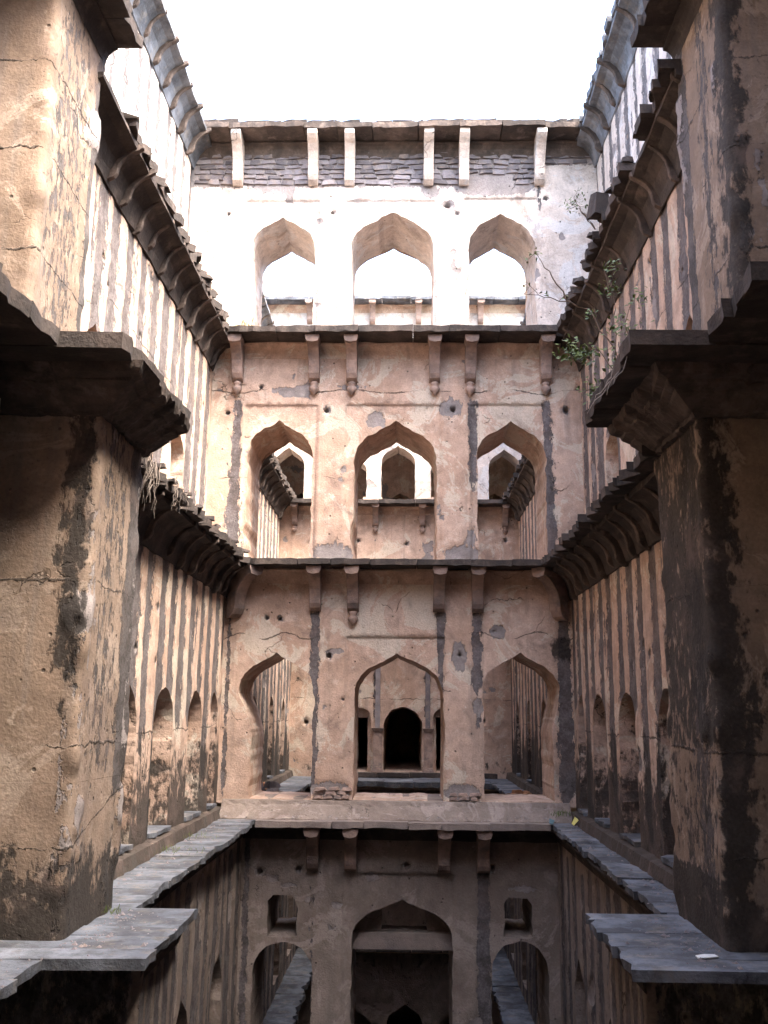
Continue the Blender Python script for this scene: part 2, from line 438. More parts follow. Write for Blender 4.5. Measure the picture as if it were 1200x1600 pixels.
# ------------------------------------------------------------------ slabs, brackets, stones
def slab_mesh(x0, x1, y0, y1, th, jag=(0, 0, 0, 0), rag=0.02, rng=random):
    """one stone slab; jag flags: ragged edge on x0, x1, y0, y1 side. Local to its centre."""
    cx_, cy_ = (x0 + x1) / 2, (y0 + y1) / 2
    c = [(x0, y0), (x1, y0), (x1, y1), (x0, y1)]; fl = [jag[2], jag[1], jag[3], jag[0]]
    P = []
    for i in range(4):
        a, b = c[i], c[(i + 1) % 4]
        L = math.hypot(b[0] - a[0], b[1] - a[1])
        k = max(1, int(L / 0.10)) if fl[i] else 1
        k = min(k, 7)
        nx, ny = (b[1] - a[1]) / L, -(b[0] - a[0]) / L
        for j in range(k):
            t = j / k
            r_ = -abs(rng.gauss(0, rag)) if fl[i] else 0.0
            if j == 0 and fl[i] and rng.random() < .35: r_ -= rag * 1.5
            tt = t + (rng.uniform(-.3, .3) / k if 0 < j else 0)
            P.append((a[0] + (b[0] - a[0]) * tt + nx * r_ - cx_, a[1] + (b[1] - a[1]) * tt + ny * r_ - cy_))
    n = len(P)
    dz = [rng.uniform(-.006, .006) for _ in P]
    V = [(p[0], p[1], z) for p, z in zip(P, dz)]
    V += [(p[0] * .985 + rng.uniform(-.008, .008), p[1] * .985, -th + rng.uniform(-.012, .012)) for p in P]
    Fc = [tuple(range(n)), tuple(range(2 * n - 1, n - 1, -1))] + [(i, n + i, n + (i + 1) % n, (i + 1) % n) for i in range(n)]
    me = mesh('slab', V, Fc)
    return me, (cx_, cy_)
def slab_run(name, parent, mat, axis, a0, a1, b0, b1, z, th, pitch=(.35, .6), jag=0.02, slope=0.0, skip=()):
    """row of slabs along axis ('x'/'y') from a0 to a1; b0 = wall side, b1 = free side"""
    a = a0; k = 0
    while a < a1 - 0.02:
        L = random.uniform(*pitch)
        e = a + L
        if a1 - e < pitch[0] * .6: e = a1
        g = 0.0015; fr = b1 + (random.uniform(-.03, .02) * (1 if b1 > b0 else -1))
        lo, hi = min(b0, fr), max(b0, fr)
        f0, f1 = (1, 0) if b1 < b0 else (0, 1)
        if k not in skip:
            if axis == 'y': me, c = slab_mesh(lo, hi, a + g, e - g, th, (f0, f1, 0, 0), jag)
            else: me, c = slab_mesh(a + g, e - g, lo, hi, th, (0, 0, f0, f1), jag)
            o = link(name, me, M[mat], parent, (c[0], c[1], z + random.uniform(-.007, .007) + slope * ((a + e) / 2 - a0)))
            o.rotation_euler = (random.uniform(-.012, .012), random.uniform(-.012, .012), 0)
        a = e; k += 1
def bracket_meshes(P, H, wd):
    pr = [(0, 0), (P, 0), (P, -.10 * H), (.88 * P, -.17 * H), (.72 * P, -.24 * H), (.55 * P, -.36 * H), (.42 * P, -.50 * H), (.35 * P, -.66 * H), (.33 * P, -.82 * H), (.25 * P, -.93 * H), (.10 * P, -H), (0, -H)]
    V, Fc = [], []
    n = len(pr)
    for x in (-wd / 2, -wd * .5 + .012, wd * .5 - .012, wd / 2):
        ins = 0.010 if abs(x) > wd * .49 else 0.0
        for (o, z) in pr: V.append((x, max(0, o - ins if o > 0 else 0), z))
    for s in range(3):
        for i in range(n):
            j = (i + 1) % n
            Fc.append((s * n + i, s * n + j, (s + 1) * n + j, (s + 1) * n + i))
    Fc.append(tuple(range(n))[::-1]); Fc.append(tuple(range(3 * n, 4 * n)))
    body = mesh('bracket', V, Fc)
    body.polygons.foreach_set('use_smooth', [False] * len(body.polygons))
    # flared head with a notch in its front
    a = wd / 2 * 1.26; o0, o1 = .42 * P, P + .012; zt, zb = -.004, -.17 * H
    V = [(-a, o0, zt), (a, o0, zt), (a, o1, zt), (-a, o1, zt), (-a, o0, zt - .05), (a, o0, zt - .05), (a, o1, zt - .05), (-a, o1, zt - .05),
         (-wd * .51, o0, zb), (wd * .51, o0, zb), (wd * .51, o1, zb), (-wd * .51, o1, zb), (0, o1 + .004, zb - .03 * H), (0, o1 + .008, zt - .05)]
    Fc = [(0, 3, 2, 1), (0, 1, 5, 4), (1, 2, 6, 5), (3, 0, 4, 7), (2, 3, 7, 13, 6), (4, 5, 9, 8), (5, 6, 10, 9), (7, 4, 8, 11), (6, 13, 12, 10), (13, 7, 11, 12), (8, 9, 10, 12, 11)]
    cap = mesh('capital', V, Fc)
    # bud at the foot
    prof = [(.30, 0), (.50, -.03), (.44, -.07), (.34, -.10), (.56, -.14), (.60, -.19), (.42, -.25), (.16, -.31), (0.02, -.34)]
    V, Fc = [], []; k = 8; r_ = wd * .78
    for (q, z) in prof:
        for i in range(k):
            t = 2 * math.pi * i / k
            V.append((q * r_ * math.cos(t), .12 * P + q * r_ * math.sin(t) * .8, -H + z * H * 1.05))
    for s in range(len(prof) - 1):
        for i in range(k):
            j = (i + 1) % k
            Fc.append((s * k + i, (s + 1) * k + i, (s + 1) * k + j, s * k + j))
    bud = mesh('finial', V, Fc, True)
    return body, cap, bud
def put_bracket(ms, parent, x, y, z, rz, cap=True, bud=True, mat='bracket'):
    b = link('bracket', ms[0], M[mat], parent, (x, y, z)); b.rotation_euler = (0, 0, rz)
    b.rotation_euler[1] = random.uniform(-.02, .02)
    for on, me, nm in ((cap, ms[1], 'capital'), (bud, ms[2], 'finial')):
        if on:
            o = bpy.data.objects.new(nm, me); COL.objects.link(o)
            if not me.materials: me.materials.append(M[mat])
            o.parent = b
    return b
def stone_mesh(sx, sy, sz, seed, name='stone'):
    rng = random.Random(seed)
    V = []
    for z in (-1, 1):
        for (x, y) in ((-1, -1), (0, -1.06), (1, -1), (1.05, 0), (1, 1), (0, 1.04), (-1, 1), (-1.06, 0)):
            k = .8 if z > 0 else 1.0
            V.append((x * sx / 2 * k * rng.uniform(.72, 1.06), y * sy / 2 * k * rng.uniform(.72, 1.06), z * sz / 2 * rng.uniform(.55, 1.1)))
    Fc = [tuple(range(7, -1, -1)), tuple(range(8, 16))] + [(i, (i + 1) % 8, 8 + (i + 1) % 8, 8 + i) for i in range(8)]
    return mesh(name, V, Fc)
def box(name, parent, mat, x0, x1, y0, y1, z0, z1):
    V = [(x, y, z) for z in (z0, z1) for (x, y) in ((x0, y0), (x1, y0), (x1, y1), (x0, y1))]
    me = mesh(name, V, [(3, 2, 1, 0), (4, 5, 6, 7), (0, 1, 5, 4), (1, 2, 6, 5), (2, 3, 7, 6), (3, 0, 4, 7)])
    return link(name, me, M[mat], parent, (0, 0, 0))
def cove(parent, axis, a0, a1, b, sgn, z, hgt, out, mat, name='eave'):
    """quarter-hollow moulding under a slab row, along an axis; b = wall plane, sgn = direction it leans out"""
    prof = [(0.0, -hgt), (.06 * out, -hgt * .98), (.16 * out, -hgt * .7), (.34 * out, -hgt * .42), (.66 * out, -hgt * .2), (out, -hgt * .12), (out, 0), (0, 0)]
    k = max(2, int((a1 - a0) / .25)); V = []
    for i in range(k + 1):
        a = a0 + (a1 - a0) * i / k
        for (o, q) in prof:
            j = random.uniform(-.008, .008)
            V.append((b + sgn * (o + j), a, z + q + j) if axis == 'y' else (a, b + sgn * (o + j), z + q + j))
    n = len(prof)
    Fc = [(i * n + s, i * n + (s + 1) % n, (i + 1) * n + (s + 1) % n, (i + 1) * n + s) for i in range(k) for s in range(n)]
    Fc += [tuple(range(n)), tuple(range(k * n, k * n + n))[::-1]]
    return link(name, mesh(name, V, Fc), M[mat], parent, (0, 0, 0))

Z0, Z1, Z2, Z3 = 0.0, 3.88, 7.69, 11.42       # tops of the slab rows (slabs about 0.09 thick)
BOT = -7.5
YA, YB = 15.0, 24.0
BR_A = bracket_meshes(.50, .66, .18)
BR_A3 = bracket_meshes(.50, .80, .17)
BR_B = bracket_meshes(.45, .52, .15)
BR_S = bracket_meshes(.40, .50, .07)
BR_P = bracket_meshes(.43, .50, .20)
BR_C = bracket_meshes(.62, .78, .20)

# ================================================================== SETTING: ground, floor
def ring(name, outer, inner, z, mat):
    (a, b, c, d), (e, f, g, h_) = outer, inner
    V = [(a, c, z), (b, c, z), (b, d, z), (a, d, z), (e, g, z), (f, g, z), (f, h_, z), (e, h_, z)]
    return tag(link(name, mesh(name, V, [(0, 1, 5, 4), (1, 2, 6, 5), (2, 3, 7, 6), (3, 0, 4, 7)]), M[mat]), kind='structure')
ring('ground', (-900, 900, -900, 900), (-4.9, 4.4, -1.6, 26.5), 11.25, 'ground')
tag(link('well_floor', mesh('well_floor', [(-6, -6, BOT), (6, -6, BOT), (6, 28, BOT), (-6, 28, BOT)], [(0, 1, 2, 3)]), M['silt']), kind='structure')

# ================================================================== SCREEN WALL A
A = thing('screen_wall', 'tall pink plastered screen wall with three storeys of cusped arches facing across the well', 'wall', (-.2, YA, 0))
XL, XR = -4.4, 3.9
UA, NA = (1, 0, 0), (0, -1, 0)
def fA0(P):
    s = runs(P, [(1.16, -.3, -7, .08, .15, 1.0), (-1.40, -.9, -4, .05, .08, .62), (-2.38, -.3, -7, .05, .10, .8)])
    g = np.clip(.30 - (P[:, 1] + 3.6) * .1, 0, .5) * .6
    l = np.maximum.reduce([blob(P, -1.03, -1.25, .10, .05), blob(P, -.5, -.85, .12, .07), blob(P, -1.75, -.98, .14, .04), blob(P, -2.0, -.88, .12, .05), blob(P, 1.75, -.98, .2, .05), blob(P, -1.45, -1.18, .08, .04)])
    top = np.clip((P[:, 1] + .55) / .5, 0, 1) * .45  # darker towards the ledge above
    return dict(streak=s, grime_shade=np.maximum(g, top), loss=l)
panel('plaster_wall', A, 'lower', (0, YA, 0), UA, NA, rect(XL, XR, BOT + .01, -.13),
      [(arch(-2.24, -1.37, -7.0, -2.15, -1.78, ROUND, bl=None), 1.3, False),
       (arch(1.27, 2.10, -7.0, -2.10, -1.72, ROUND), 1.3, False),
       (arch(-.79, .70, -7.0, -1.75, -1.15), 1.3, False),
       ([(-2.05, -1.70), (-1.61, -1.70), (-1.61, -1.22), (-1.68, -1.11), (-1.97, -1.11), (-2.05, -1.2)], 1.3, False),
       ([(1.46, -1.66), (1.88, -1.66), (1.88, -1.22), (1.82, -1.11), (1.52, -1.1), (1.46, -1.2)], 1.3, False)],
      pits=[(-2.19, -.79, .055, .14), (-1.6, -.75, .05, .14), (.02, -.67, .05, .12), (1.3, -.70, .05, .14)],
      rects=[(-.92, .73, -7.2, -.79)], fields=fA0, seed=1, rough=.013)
def fA1(P):
    s = runs(P, [(-1.45, 3.1, .35, .08, .095, .86), (.53, 3.1, 1.6, .08, .045, .82), (1.10, 3.1, 1.7, .085, .10, .86), (1.12, 1.8, .9, .05, .03, .7), (2.46, 3.0, .2, .07, .16, 1.0), (-2.80, 3.2, .2, .04, .05, .8)])
    g = np.maximum(np.clip((P[:, 1] - 3.25) * .55, 0, .42), blob(P, 2.42, 2.55, .25, .22) * .8)  # darker up towards the eave, plus a stain at the right corner
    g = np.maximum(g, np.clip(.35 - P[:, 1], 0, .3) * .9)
    l = np.maximum.reduce([blob(P, -1.12, 2.5, .16, .05), blob(P, .82, 2.42, .12, .24), blob(P, 1.42, 2.82, .14, .10), blob(P, -1.15, .40, .34, .12), blob(P, .85, .38, .26, .13), blob(P, 1.1, 1.65, .1, .16) * .8, blob(P, -2.4, 1.55, .1, .04)])
    seam = 10 + np.where(P[:, 0] < -1.3, P[:, 1] - 2.72 - .05 * np.sin(P[:, 0] * 9), np.where(P[:, 0] > .95, P[:, 1] - 2.76 - .06 * np.sin(P[:, 0] * 7), 3.0))
    return dict(streak=s, grime_shade=g, loss=l, seam=seam)
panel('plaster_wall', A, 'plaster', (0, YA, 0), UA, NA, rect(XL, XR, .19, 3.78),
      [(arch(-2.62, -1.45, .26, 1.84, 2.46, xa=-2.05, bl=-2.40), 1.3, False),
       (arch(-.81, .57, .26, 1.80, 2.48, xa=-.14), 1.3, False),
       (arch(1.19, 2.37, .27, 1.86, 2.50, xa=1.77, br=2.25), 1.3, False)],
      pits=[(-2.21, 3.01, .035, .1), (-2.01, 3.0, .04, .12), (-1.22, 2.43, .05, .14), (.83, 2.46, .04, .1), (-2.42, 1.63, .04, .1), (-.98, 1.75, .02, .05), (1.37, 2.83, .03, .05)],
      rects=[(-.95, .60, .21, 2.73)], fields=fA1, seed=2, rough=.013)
def fA2(P):
    s = runs(P, [(-2.83, 6.6, 3.9, .08, .18, .80), (1.06, 6.6, 5.0, .10, .065, .82), (2.28, 6.6, 3.9, .085, .15, .80)])
    g = np.clip((P[:, 1] - 7.15) * .7, 0, .40)  # darker near the top of the storey
    l = np.maximum.reduce([blob(P, .70, 6.50, .20, .16), blob(P, -1.2, 4.05, .36, .20) * .85, blob(P, .9, 4.05, .3, .15), blob(P, 1.02, 4.3, .1, .3) * .7, blob(P, -1.0, 6.85, .35, .04) * .8])
    seam = 10 + np.where(np.abs(P[:, 1] - 6.8) < .4, P[:, 1] - 6.78 - .03 * np.sin(P[:, 0] * 5), np.where((P[:, 0] < -1.0) & (P[:, 1] < 5.6), P[:, 1] - 5.3, 3.0))
    return dict(streak=s, grime_shade=g, loss=l, seam=seam)
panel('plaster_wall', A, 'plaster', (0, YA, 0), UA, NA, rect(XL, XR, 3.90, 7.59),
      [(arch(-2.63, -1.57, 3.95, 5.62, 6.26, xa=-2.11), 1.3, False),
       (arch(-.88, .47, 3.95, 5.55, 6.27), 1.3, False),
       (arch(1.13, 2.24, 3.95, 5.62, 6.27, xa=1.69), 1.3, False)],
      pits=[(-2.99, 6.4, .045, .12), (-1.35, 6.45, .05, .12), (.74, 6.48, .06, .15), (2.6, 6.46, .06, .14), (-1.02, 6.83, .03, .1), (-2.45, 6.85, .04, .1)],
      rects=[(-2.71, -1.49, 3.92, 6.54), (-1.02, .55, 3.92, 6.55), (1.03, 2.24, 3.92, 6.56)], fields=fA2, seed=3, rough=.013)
def fA3(P):
    l = np.clip((P[:, 1] - 10.5) * 4 + .45, 0, 1) * (P[:, 0] < 2.2) + np.clip((P[:, 1] - 10.9) * 4 + .4, 0, 1) * (P[:, 0] >= 2.2)
    l = np.maximum(l, np.maximum(blob(P, 1.5, 10.5, .7, .16), blob(P, .35, 10.45, .16, .16)))
    return dict(loss=np.maximum(l, blob(P, .68, 10.14, .13, .12)), streak=runs(P, [(2.25, 10.6, 9.9, .05, .04, .8), (.36, 10.55, 10.1, .05, .03, .7)]), grime_shade=np.clip(.3 - np.abs(P[:, 1] - 7.8) * .6, 0, .3) * (np.abs(P[:, 0] - 2.9) < .6))
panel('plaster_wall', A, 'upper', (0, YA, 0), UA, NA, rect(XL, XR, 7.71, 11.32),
      [(arch(-2.72, -1.62, 7.80, 9.34, 9.95, xa=-2.19), 1.3, False),
       (arch(-1.0, .42, 7.80, 9.34, 10.01), 1.3, False),
       (arch(1.02, 2.14, 7.80, 9.36, 10.02, xa=1.57), 1.3, False)],
      pits=[(-3.13, 10.0, .04, .1), (-1.33, 10.02, .035, .1), (.66, 10.17, .06, .15), (2.36, 10.28, .04, .12), (.82, 10.0, .04, .04), (3.09, 9.94, .07, .02)],
      rects=[(-2.84, -1.55, 7.73, 10.26), (-1.11, .45, 7.73, 10.26), (.94, 2.21, 7.73, 10.30)], fields=fA3, seed=4, rough=.013)
# back face of the screen, facing the next bay (its openings are the same)
panel('rear_wall', A, 'plaster', (0, YA + 1.3, 0), UA, (0, 1, 0), rect(XL, XR, BOT + .01, 11.3),
      [(arch(-2.24, -1.37, -7.0, -2.15, -1.78, ROUND), .01, False), (arch(1.27, 2.10, -7.0, -2.10, -1.72, ROUND), .01, False), (arch(-.79, .70, -7.0, -1.75, -1.15), .01, False),
       (rect(-2.05, -1.61, -1.70, -1.11), .01, False), (rect(1.46, 1.88, -1.66, -1.1), .01, False),
       (arch(-2.62, -1.45, .26, 1.84, 2.46, xa=-2.05, bl=-2.40), .01, False), (arch(-.81, .57, .26, 1.80, 2.48, xa=-.14), .01, False), (arch(1.19, 2.37, .27, 1.86, 2.50, xa=1.77, br=2.25), .01, False),
       (arch(-2.63, -1.57, 3.95, 5.62, 6.26, xa=-2.11), .01, False), (arch(-.88, .47, 3.95, 5.55, 6.27), .01, False), (arch(1.13, 2.24, 3.95, 5.62, 6.27, xa=1.69), .01, False),
       (arch(-2.72, -1.62, 7.80, 9.34, 9.95, xa=-2.19), .01, False), (arch(-1.0, .42, 7.80, 9.34, 10.01), .01, False), (arch(1.02, 2.14, 7.80, 9.36, 10.02, xa=1.57), .01, False)],
      h=.25, rough=0.001, seed=5)
# sill step under the first-storey arches
def sill(parent):
    V, Fc = [], []
    xs = np.linspace(-2.78, 2.46, 60)
    prof = [(YA + .02, .255), (YA - .10, .25), (YA - .13, .20), (YA - .16, .175), (YA - .30, .06), (YA - .36, .012), (YA - .36, -.05)]
    for x in xs:
        for k, (y, z) in enumerate(prof): V.append((x, y + random.uniform(-.012, .012), z + (random.uniform(-.010, .010) if 0 < k < 6 else 0)))
    n = len(prof)
    Fc = [(i * n + s, (i + 1) * n + s, (i + 1) * n + s + 1, i * n + s + 1) for i in range(len(xs) - 1) for s in range(n - 1)]
    me = mesh('sill', V, Fc); gr = np.array([[.05, .1, .36, .28, .22, .26, .45][i % 7] for i in range(len(V))])
    setattrs(me, dict(grime_shade=gr, streak=np.zeros(len(V)), loss=np.where(np.arange(len(V)) % 7 > 3, .38, 0.1), seam=np.zeros(len(V))))
    link('sill', me, M['lower'], parent, (0, 0, 0))
sill(A)
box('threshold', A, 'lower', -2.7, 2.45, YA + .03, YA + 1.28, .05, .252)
# eaves of the screen
e0 = cove(A, 'x', -2.46, 2.27, YA, -1, -.10, .22, .18, 'eave', 'ledge')
slab_run('ledge_slab', e0, 'mortar', 'x', -2.2, 2.1, YA - .02, YA - .58, Z0, .09, (.4, .9), .012)
e1 = cove(A, 'x', -2.75, 2.46, YA, -1, Z1 - .10, .22, .14, 'plaster')
slab_run('eave_slab', e1, 'eave', 'x', -2.45, 2.05, YA + .0, YA - .60, Z1, .09, (.5, .9), .012)
e2 = cove(A, 'x', -3.25, 2.8, YA, -1, Z2 - .11, .24, .14, 'plaster')
slab_run('eave_slab', e2, 'eave', 'x', -2.95, 2.40, YA + .0, YA - .62, Z2, .10, (.5, .9), .016)
e3 = cove(A, 'x', -3.78, 3.2, YA, -1, Z3 - .11, .24, .12, 'sidebr')
slab_run('eave_slab', e3, 'sidebr', 'x', -3.7, 2.95, YA + .0, YA - .55, Z3, .09, (.5, .9), .012)
slab_run('coping_slab', e3, 'eave', 'x', -3.85, 3.1, YA + 1.3, YA - .42, Z3 + .13, .12, (.35, .8), .03)
for x in (-1.38, -.81, .58, 1.15): put_bracket(BR_A, A, x, YA, Z0 - .10, math.pi, True, False)
for x in (-1.45, -.86, .51, 1.10): put_bracket(BR_A, A, x, YA, Z1 - .10, math.pi, True, x < 0 and x > -1)
for x in (-2.84, -1.57, -.94, .43, 1.03, 2.26): put_bracket(BR_A, A, x, YA, Z2 - .11, math.pi)
for x in (-2.98, -1.67, -1.03, .33, .94, 2.25): put_bracket(BR_A3, A, x, YA, Z3 - .10, math.pi, False, False, 'upper')
put_bracket(BR_C, A, -2.78, YA - .02, Z1 - .10, math.pi + R(45), True, False)
put_bracket(BR_C, A, 2.46, YA - .02, Z1 - .10, math.pi - R(45), True, False)
# exposed rubble course below the top eave: every stone a part
stone_lib = [stone_mesh(random.uniform(.13, .32), .08, random.uniform(.075, .105), 100 + i) for i in range(22)]
z = 10.60; row = 0
while z < 11.26:
    x = -3.78 + (row % 2) * .1
    while x < 3.2:
        me = random.choice(stone_lib); wx = me.vertices[3].co.x - me.vertices[7].co.x
        if not (x > 2.2 and z < 10.95) and not (.95 < x < 1.75 and z < 10.72):
            o = link('stone', me, M['rubble'], A, (x + wx / 2, YA + .022 + random.uniform(-.008, .012), z + random.uniform(-.014, .014)))
            o.rotation_euler = (random.uniform(-.06, .06), random.uniform(-.07, .07), random.uniform(-.04, .04))
        x += wx * .96 + random.choice((.004, .01, .03))
    z += .098; row += 1
# broken foot stones of the two middle pilasters
for (x0, x1, n_) in ((-1.42, -.86, 3), (.66, 1.04, 2)):
    for k in range(n_):
        x = x0
        while x < x1 - .05:
            L = random.uniform(.1, .22)
            o = link('stone', stone_mesh(L, .10, .055, int(x * 1000) + k), M['bracket'], A, (x + L / 2, YA + .02 + random.uniform(-.03, .02), .30 + k * .058))
            o.rotation_euler = (0, random.uniform(-.12, .12), random.uniform(-.1, .1)); x += L + .01
# lintel and tympanum inside the lowest arch
box('lintel', A, 'mortar', -.86, .77, YA + .22, YA + .46, -1.90, -1.67)
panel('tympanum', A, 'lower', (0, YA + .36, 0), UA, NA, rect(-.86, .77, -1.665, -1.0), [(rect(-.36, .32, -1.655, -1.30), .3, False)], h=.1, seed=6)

# ================================================================== SIDE WALLS
def strips(y0, y1, per, zt, zb, seed, k=1.0, hw=.17):
    rng = random.Random(seed); out = []
    y = y0
    while y < y1:
        vb = zb if rng.random() < .66 else zt - (zt - zb) * rng.uniform(.35, .8)
        out.append((y + rng.uniform(-.05, .05), zt + rng.uniform(-.25, .1), vb, hw * rng.uniform(.6, 1.1), hw * rng.uniform(.7, 1.5), k * rng.uniform(.82, 1.0)))
        if rng.random() < .4:
            v0 = zt - rng.uniform(.2, 1.6)
            out.append((y + per * rng.uniform(.3, .7), v0, v0 - rng.uniform(.5, 1.6), .03, rng.uniform(.02, .05), .8))
        y += per
    return out
def side_wall(label, sgn, xs, es, y0, y1, niche1=(), niche2=(), full=True, per=.55, zbr=None, seed=0, ends=None, h=.06, k=1.0, z2=None, z3=None, skip2=(), top=True, lower=-3.75, rows_to=None):
    """one bay of a side wall: sgn -1 left, +1 right; xs = wall planes of the four storeys, es = slab edges of the four rows"""
    zz2 = z2 or Z2; zz3 = z3 or Z3
    T = thing('side_wall', label, 'wall', (sgn * 3.0, (y0 + y1) / 2, 0))
    U, N = (0, 1, 0), (-sgn, 0, 0)
    tiers = [(xs[0], BOT + .01, -.10), (xs[1], 0.01, Z1 - .10), (xs[2], Z1 + .01, zz2 - .11), (xs[3], zz2 + .01, zz3 - .11)]
    def fields(t):
        x, a, b = tiers[t]
        def f(P):
            zt = b - .42
            q = runs(P, strips(y0 + .1 + .27 * (t % 2), y1 + .2, per, zt + .25, a - .4, seed + t, k))
            base = a if t else a - 3
            g = np.clip(1.12 - (P[:, 1] - base) * .55, 0, 1) * (1.0 if t == 1 else .35)
            g = g * np.where(q > .4, 1.1, .8)
            g = np.maximum(g, np.clip((P[:, 1] - (b - .42)) * .8, 0, .34))  # darker towards the slab row above
            if t == 3: g = g * .4; q = q * .8
            l = np.zeros(len(P))
            return dict(streak=q, grime_shade=np.clip(g, 0, .95), loss=l, seam=10 + P[:, 1] - (1.33 if t == 1 else a + 2.1))
        return f
    for t, (x, a, b) in enumerate(tiers):
        hs, pits = [], []
        rng = random.Random(seed * 7 + t)
        if t == 1:
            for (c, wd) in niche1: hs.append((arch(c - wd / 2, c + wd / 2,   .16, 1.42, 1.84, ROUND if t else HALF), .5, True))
        if t == 2:
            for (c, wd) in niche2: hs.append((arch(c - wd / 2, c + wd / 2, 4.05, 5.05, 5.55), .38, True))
        if t == 0:
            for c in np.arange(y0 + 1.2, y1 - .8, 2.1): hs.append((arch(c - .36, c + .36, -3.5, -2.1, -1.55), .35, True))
        for _ in range(6 if t < 3 else 4):
            pits.append((rng.uniform(y0 + .4, y1 - .4), rng.uniform(a + 2.1, b - .7), rng.uniform(.025, .05), .08))
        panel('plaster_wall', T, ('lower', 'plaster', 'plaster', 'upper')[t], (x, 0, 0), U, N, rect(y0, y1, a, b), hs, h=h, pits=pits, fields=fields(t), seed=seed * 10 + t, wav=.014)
    yr = rows_to or y1
    rows = [(0, -.10, Z0, xs[0], es[0], 'ledge', 'ledge_slab', 'ledge', .06), (1, Z1 - .10, Z1, xs[1], es[1], 'eave', 'eave_slab', 'eave', .09),
            (2, zz2 - .11, zz2, xs[2], es[2], 'eave', 'eave_slab', 'eave', .10), (3, zz3 - .11, zz3, xs[3], es[3], 'eave', 'eave_slab', 'ledge', .10)]
    for (t, zb, zt, xw, xe, nm, sn, mt, th) in rows:
        if t == 3 and not top: continue
        c = cove(T, 'y', y0, rows_to or y1, xw, -sgn, zb, .46 if t else .2, .33 if t else .12, 'eave' if t < 3 else 'ledge', nm)
        back = (xs[t + 1] if t < 3 else xs[3] + sgn * .8) + sgn * .02
        s0 = y0 + (skip2[0] if t == 2 and skip2 else 0)
        slab_run(sn, c, mt, 'y', s0, yr, back, xe, zt, th, (.28, .5) if t == 0 else (.3, .65), .014 if t == 0 else .06 if t < 3 else .03, skip=((3, 9) if t == 2 and sgn > 0 else ()))
        P = abs(xe - xw)
        ms = BR_S
        y = y0 + .1 + .27 * (t % 2) if t else y0 + .2
        while y < y1 - .1:
            if y > s0 and t > 0 and y < yr - .1:
                if random.random() > .08:
                    bb = put_bracket(ms, T, xw, y + random.uniform(-.05, .05), zb, (math.pi / 2 if sgn > 0 else -math.pi / 2) + random.uniform(-.07, .07), False, False, 'sidebr')
                    bb.scale = (random.uniform(.7, 1.25), random.uniform(.80, 1.02), random.uniform(.78, 1.04))
            y += per if t else per * 2
    if y0 > 2:                                        # kerb at the foot of the wall and stone floors in its niches
        V, Fc = [], []; kk = int((y1 - y0) / .12)
        for i in range(kk + 1):
            y = y0 + (y1 - y0) * i / kk; j = random.uniform(-.02, .02)
            V += [(xs[1] - sgn * (.13 + j), y, 0.0), (xs[1] - sgn * (.10 + j), y, .13 + j * .6), (xs[1] + sgn * .03, y, .155 + j * .3)]
        Fc = [(3 * i + a, 3 * i + a + 1, 3 * i + a + 4, 3 * i + a + 3) for i in range(kk) for a in range(2)]
        me = mesh('kerb', V, Fc); setattrs(me, dict(grime_shade=np.full(len(V), .8), streak=np.zeros(len(V)), loss=np.zeros(len(V)), seam=np.zeros(len(V))))
        link('kerb', me, M['plaster'], T, (0, 0, 0))
        for (c_, wd) in niche1:
            me, cc_ = slab_mesh(min(xs[1] - sgn * .06, xs[1] + sgn * .48), max(xs[1] - sgn * .06, xs[1] + sgn * .48), c_ - wd / 2 + .03, c_ + wd / 2 - .03, .05, (1, 1, 0, 0), .02)
            link('niche_floor', me, M['ledge'], T, (cc_[0], cc_[1], .21))
    # deep ledge far below
    if lower is not None:
        c = cove(T, 'y', y0, y1, xs[0] + sgn * .0, -sgn, lower - .1, .2, .1, 'plaster', 'ledge')
        slab_run('ledge_slab', c, 'ledge', 'y', y0, y1, xs[0] + sgn * .02, xs[0] - sgn * .55, lower, .09, (.5, .9), .05)
    return T
XLs, XRs = (-2.46, -2.88, -3.28, -3.80), (2.27, 2.58, 2.84, 3.23)
ELs, ERs = (-2.20, -2.40, -2.88, -3.57), (2.10, 2.02, 2.36, 2.84)
WL = side_wall('left striped side wall bright white at its top, between near pier and arched screen', -1, XLs, ELs, 8.0, YA, niche1=[(9.9, .8), (11.5, .85), (13.2, .8), (14.5, .5)], niche2=[(9.3, .75), (13.0, .75)], seed=21, skip2=(.9,))
WR = side_wall('right striped side wall with a shrub on its eave, between pier and screen', 1, XRs, ERs, 8.0, YA, niche1=[(9.7, .8), (11.45, .85), (13.1, .8), (14.4, .55)], niche2=[(9.1, .75), (12.9, .75)], seed=31)
side_wall('far left side wall seen through the left arches of the screen', -1, XLs, (-2.12, -2.40, -2.85, -3.57), YA + 1.31, YB, niche1=[(18.3, .75), (20.6, .6), (22.6, .6)], seed=41, h=.10, z2=6.95, z3=11.42)
side_wall('far right side wall seen through the right arches of the screen', 1, XRs, (1.95, 2.02, 2.40, 2.90), YA + 1.31, YB, niche1=[(18.3, .75), (20.6, .6), (22.6, .6)], seed=51, h=.10, z2=6.95, z3=11.42)
side_wall('near left side wall beside and behind the viewpoint', -1, (-2.6, -2.95, -3.3, -3.9), (-2.28, -2.44, -2.9, -3.6), -1.0, 6.5, seed=61, h=.2, top=False, rows_to=3.15)
side_wall('near right side wall beside and behind the viewpoint', 1, (2.5, 2.75, 3.0, 3.6), (2.22, 2.05, 2.5, 3.2), -1.0, 6.5, seed=71, h=.2, top=False, rows_to=3.15)

